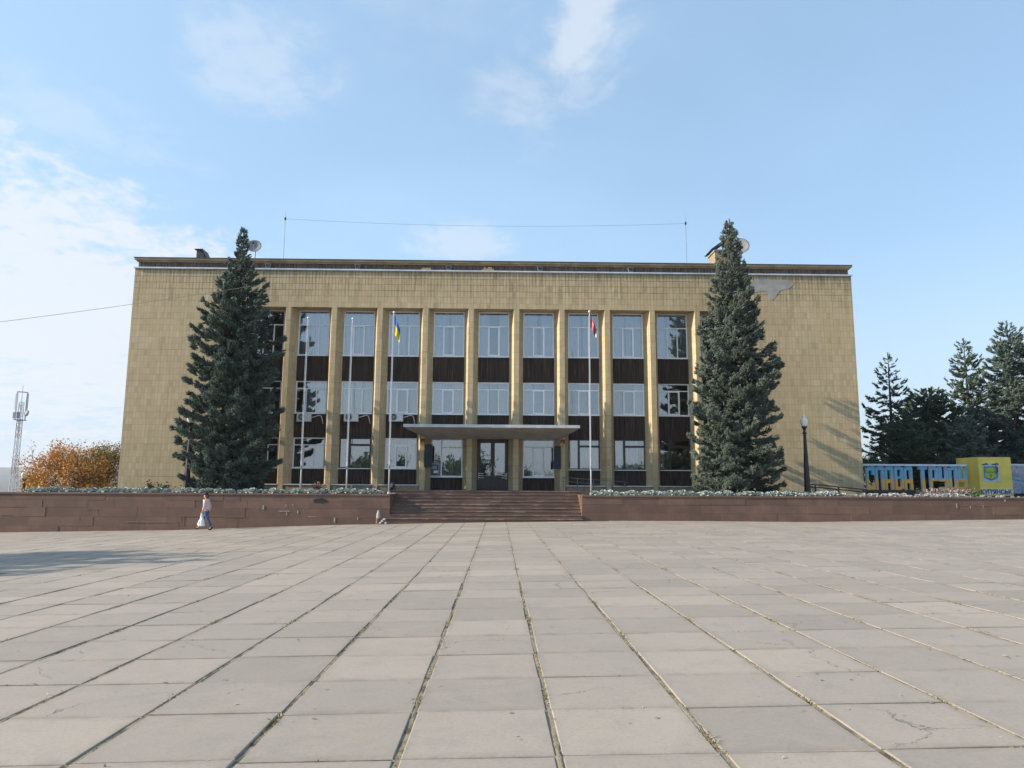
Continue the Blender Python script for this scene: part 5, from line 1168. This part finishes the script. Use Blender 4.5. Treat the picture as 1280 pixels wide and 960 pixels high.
# ------------------------------------------------------------------ pedestrian
def skin_mesh(name, joints, edges, mat, parent, sub=2, root=0):
    me = bpy.data.meshes.new(name); me.from_pydata([j[:3] for j in joints], edges, []); o = link(name, me, parent); me.materials.append(MATS[mat])
    m_ = o.modifiers.new('skin', 'SKIN'); m_.use_smooth_shade = True
    if not me.skin_vertices: 
        bpy.context.view_layer.objects.active = o
    for i, j in enumerate(joints):
        r_ = j[3] if isinstance(j[3], tuple) else (j[3], j[3]); me.skin_vertices[0].data[i].radius = r_; me.skin_vertices[0].data[i].use_root = (i == root)
    s = o.modifiers.new('sub', 'SUBSURF'); s.levels = sub; s.render_levels = sub
    return o
def person():
    Y = 35.35; p = at(257, 660, Y); zg = pz(p.x, Y); o = empty('person', (p.x, Y, zg)); k = 1.0
    # local frame: walks towards -X. near side (towards the square) is -Y
    hipL, hipR = (.0, -.09, .90), (.0, .09, .90)
    kneeN, ankN, toeN = (.13, -.10, .49), (.33, -.10, .13), (.20, -.10, .05)      # near leg behind
    kneeF, ankF, toeF = (-.20, .10, .50), (-.38, .10, .12), (-.53, .10, .08)      # far leg in front, heel down
    J = [(0, 0, .93, (.11, .085)), (-.01, 0, 1.10, (.11, .09)), (-.03, 0, 1.30, (.15, .10)), (-.04, 0, 1.42, (.12, .09)), (-.055, 0, 1.49, .052), (-.07, 0, 1.55, .07), (-.085, 0, 1.63, (.085, .095)), (-.075, 0, 1.71, (.07, .08)),
         (*hipL, .075), (*kneeN, .062), (*ankN, .042), (*toeN, .035), (*hipR, .075), (*kneeF, .062), (*ankF, .042), (*toeF, .035),
         (-.03, -.19, 1.40, .058), (-.02, -.25, 1.13, .046), (-.10, -.24, .90, .034), (-.13, -.24, .84, (.024, .038)),
         (-.03, .19, 1.40, .058), (.06, .24, 1.14, .046), (.06, .22, .92, .034), (.05, .22, .85, (.024, .038))]
    Eg = [(0, 1), (1, 2), (2, 3), (3, 4), (4, 5), (5, 6), (6, 7), (0, 8), (8, 9), (9, 10), (10, 11), (0, 12), (12, 13), (13, 14), (14, 15), (3, 16), (16, 17), (17, 18), (18, 19), (3, 20), (20, 21), (21, 22), (22, 23)]
    n0 = len(J)
    for base_i, sy in ((19, -.24), (23, .22)):             # fingers and thumb of each hand
        bx, by, bz = J[base_i][:3]
        for f in range(4):
            fx = bx-.03+.02*f; a = len(J); J += [(fx, by, bz-.035-.004*(1.5-abs(f-1.5)), .0095), (fx-.004, by+(.018 if sy < 0 else -.018), bz-.062, .008)]; Eg += [(base_i, a), (a, a+1)]
        a = len(J); J += [(bx-.045, by+(.02 if sy < 0 else -.02), bz-.005, .010), (bx-.055, by+(.03 if sy < 0 else -.03), bz-.035, .009)]; Eg += [(base_i, a), (a, a+1)]
    a = len(J); J += [(-.185, 0, 1.625, .016)]; Eg += [(6, a)]     # nose
    body = skin_mesh('body', J, Eg, 'skin', o, 2)
    jk = [(.01, 0, .93, (.19, .165)), (0, 0, 1.10, (.19, .165)), (-.03, 0, 1.30, (.205, .160)), (-.045, 0, 1.43, (.13, .105)), (-.055, 0, 1.485, (.075, .075)),
          (-.03, -.20, 1.40, .078), (-.02, -.265, 1.13, .064), (-.09, -.25, .94, .050), (-.03, .20, 1.40, .078), (.06, .25, 1.14, .064), (.06, .23, .96, .050)]
    skin_mesh('jacket', jk, [(0, 1), (1, 2), (2, 3), (3, 4), (3, 5), (5, 6), (6, 7), (3, 8), (8, 9), (9, 10)], 'jacket_pink', o, 2, 2)
    jn = [(0, 0, .98, (.155, .12)), (0, 0, .90, (.165, .125)), (.01, -.10, .84, .108), (.13, -.10, .49, .078), (.31, -.10, .17, .065), (-.01, .10, .84, .108), (-.20, .10, .50, .078), (-.355, .10, .17, .065)]
    skin_mesh('jeans', jn, [(0, 1), (1, 2), (2, 3), (3, 4), (1, 5), (5, 6), (6, 7)], 'jeans_blue', o, 2, 1)
    for (ak, to) in ((ankN, toeN), (ankF, toeF)):
        hx, hy = ak[0]+.035, ak[1]; d = Vector(to)-Vector(ak)
        z_ = .06 if ak is ankN else .075
        skin_mesh('shoe', [(ak[0], hy, ak[2]+.05, .060), (hx, hy, z_, (.055, .055)), ((hx+to[0])/2, hy, z_-.005, (.058, .052)), (to[0]-.04, hy, (.045 if ak is ankN else .10), (.05, .036))], [(0, 1), (1, 2), (2, 3)], 'shoe_black', o, 2, 1)
    # face and hair
    f = MB()
    for sy in (-1, 1): f.lathe([(.001, -.008), (.012, 0), (.001, .008)], 8, (-.168, sy*.033, 1.645))
    f.build('eyes', 'hair_dark', o); MB().box(-.172, -.158, -.025, .025, 1.578, 1.586).build('mouth', 'rust', o)
    e = MB()
    for sy in (-1, 1): e.lathe([(.005, -.032), (.018, -.015), (.022, .012), (.006, .032)], 8, (-.075, sy*.098, 1.625))
    e.build('ears', 'skin', o, True)
    skin_mesh('hair', [(-.07, 0, 1.745, (.075, .08)), (-.035, 0, 1.69, (.098, .088)), (.005, 0, 1.61, (.085, .06)), (.01, 0, 1.54, (.065, .04)), (-.125, 0, 1.735, (.05, .035))], [(0, 1), (1, 2), (2, 3), (0, 4)], 'hair_dark', o, 2, 1)
    tag(o, 'person in a pink jacket and blue jeans walking along the granite wall', 'person')
    # plastic carrier bag held in the near hand
    b = MB(); prof = [(.012, 0), (.030, -.06), (.060, -.14), (.105, -.26), (.145, -.38), (.180, -.49), (.190, -.55), (.165, -.585), (.03, -.595)]
    b.lathe(prof[::-1], 18, flute=.14); b.v = [(x*.98+.02*math.sin(z*17+y*9), y*.62+.012*math.sin(x*21+z*13), z) for x, y, z in b.v]
    bag = empty('carrier_bag', (p.x-.10, Y-.30, zg+.80)); b.build('sack', 'bag_white', bag)
    MB().tube([(-.035, 0, -.09), (-.05, 0, .0), (-.04, .03, .055), (.0, .05, .0), (.02, .04, -.09)], .011, 5).build('handle', 'bag_white', bag, True)
    tag(bag, 'white plastic carrier bag carried by the pedestrian', 'bag')
person()

# ------------------------------------------------------------------ air
def haze():
    me = MB().box(-6200, 6200, -6000, 6200, -27.5, 112); m_ = bpy.data.materials.new('air'); m_.use_nodes = True; nt = m_.node_tree; nt.nodes.clear()
    out = nt.nodes.new('ShaderNodeOutputMaterial'); v = nt.nodes.new('ShaderNodeVolumePrincipled'); v.inputs['Color'].default_value = (.86, .92, 1, 1); v.inputs['Density'].default_value = 0.00022; v.inputs['Anisotropy'].default_value = .25
    nt.links.new(v.outputs[0], out.inputs['Volume']); MATS['air'] = m_
    tag(me.build('haze', 'air'), 'pale blue haze lying over the far ridge', 'haze', None, 'stuff')
haze()
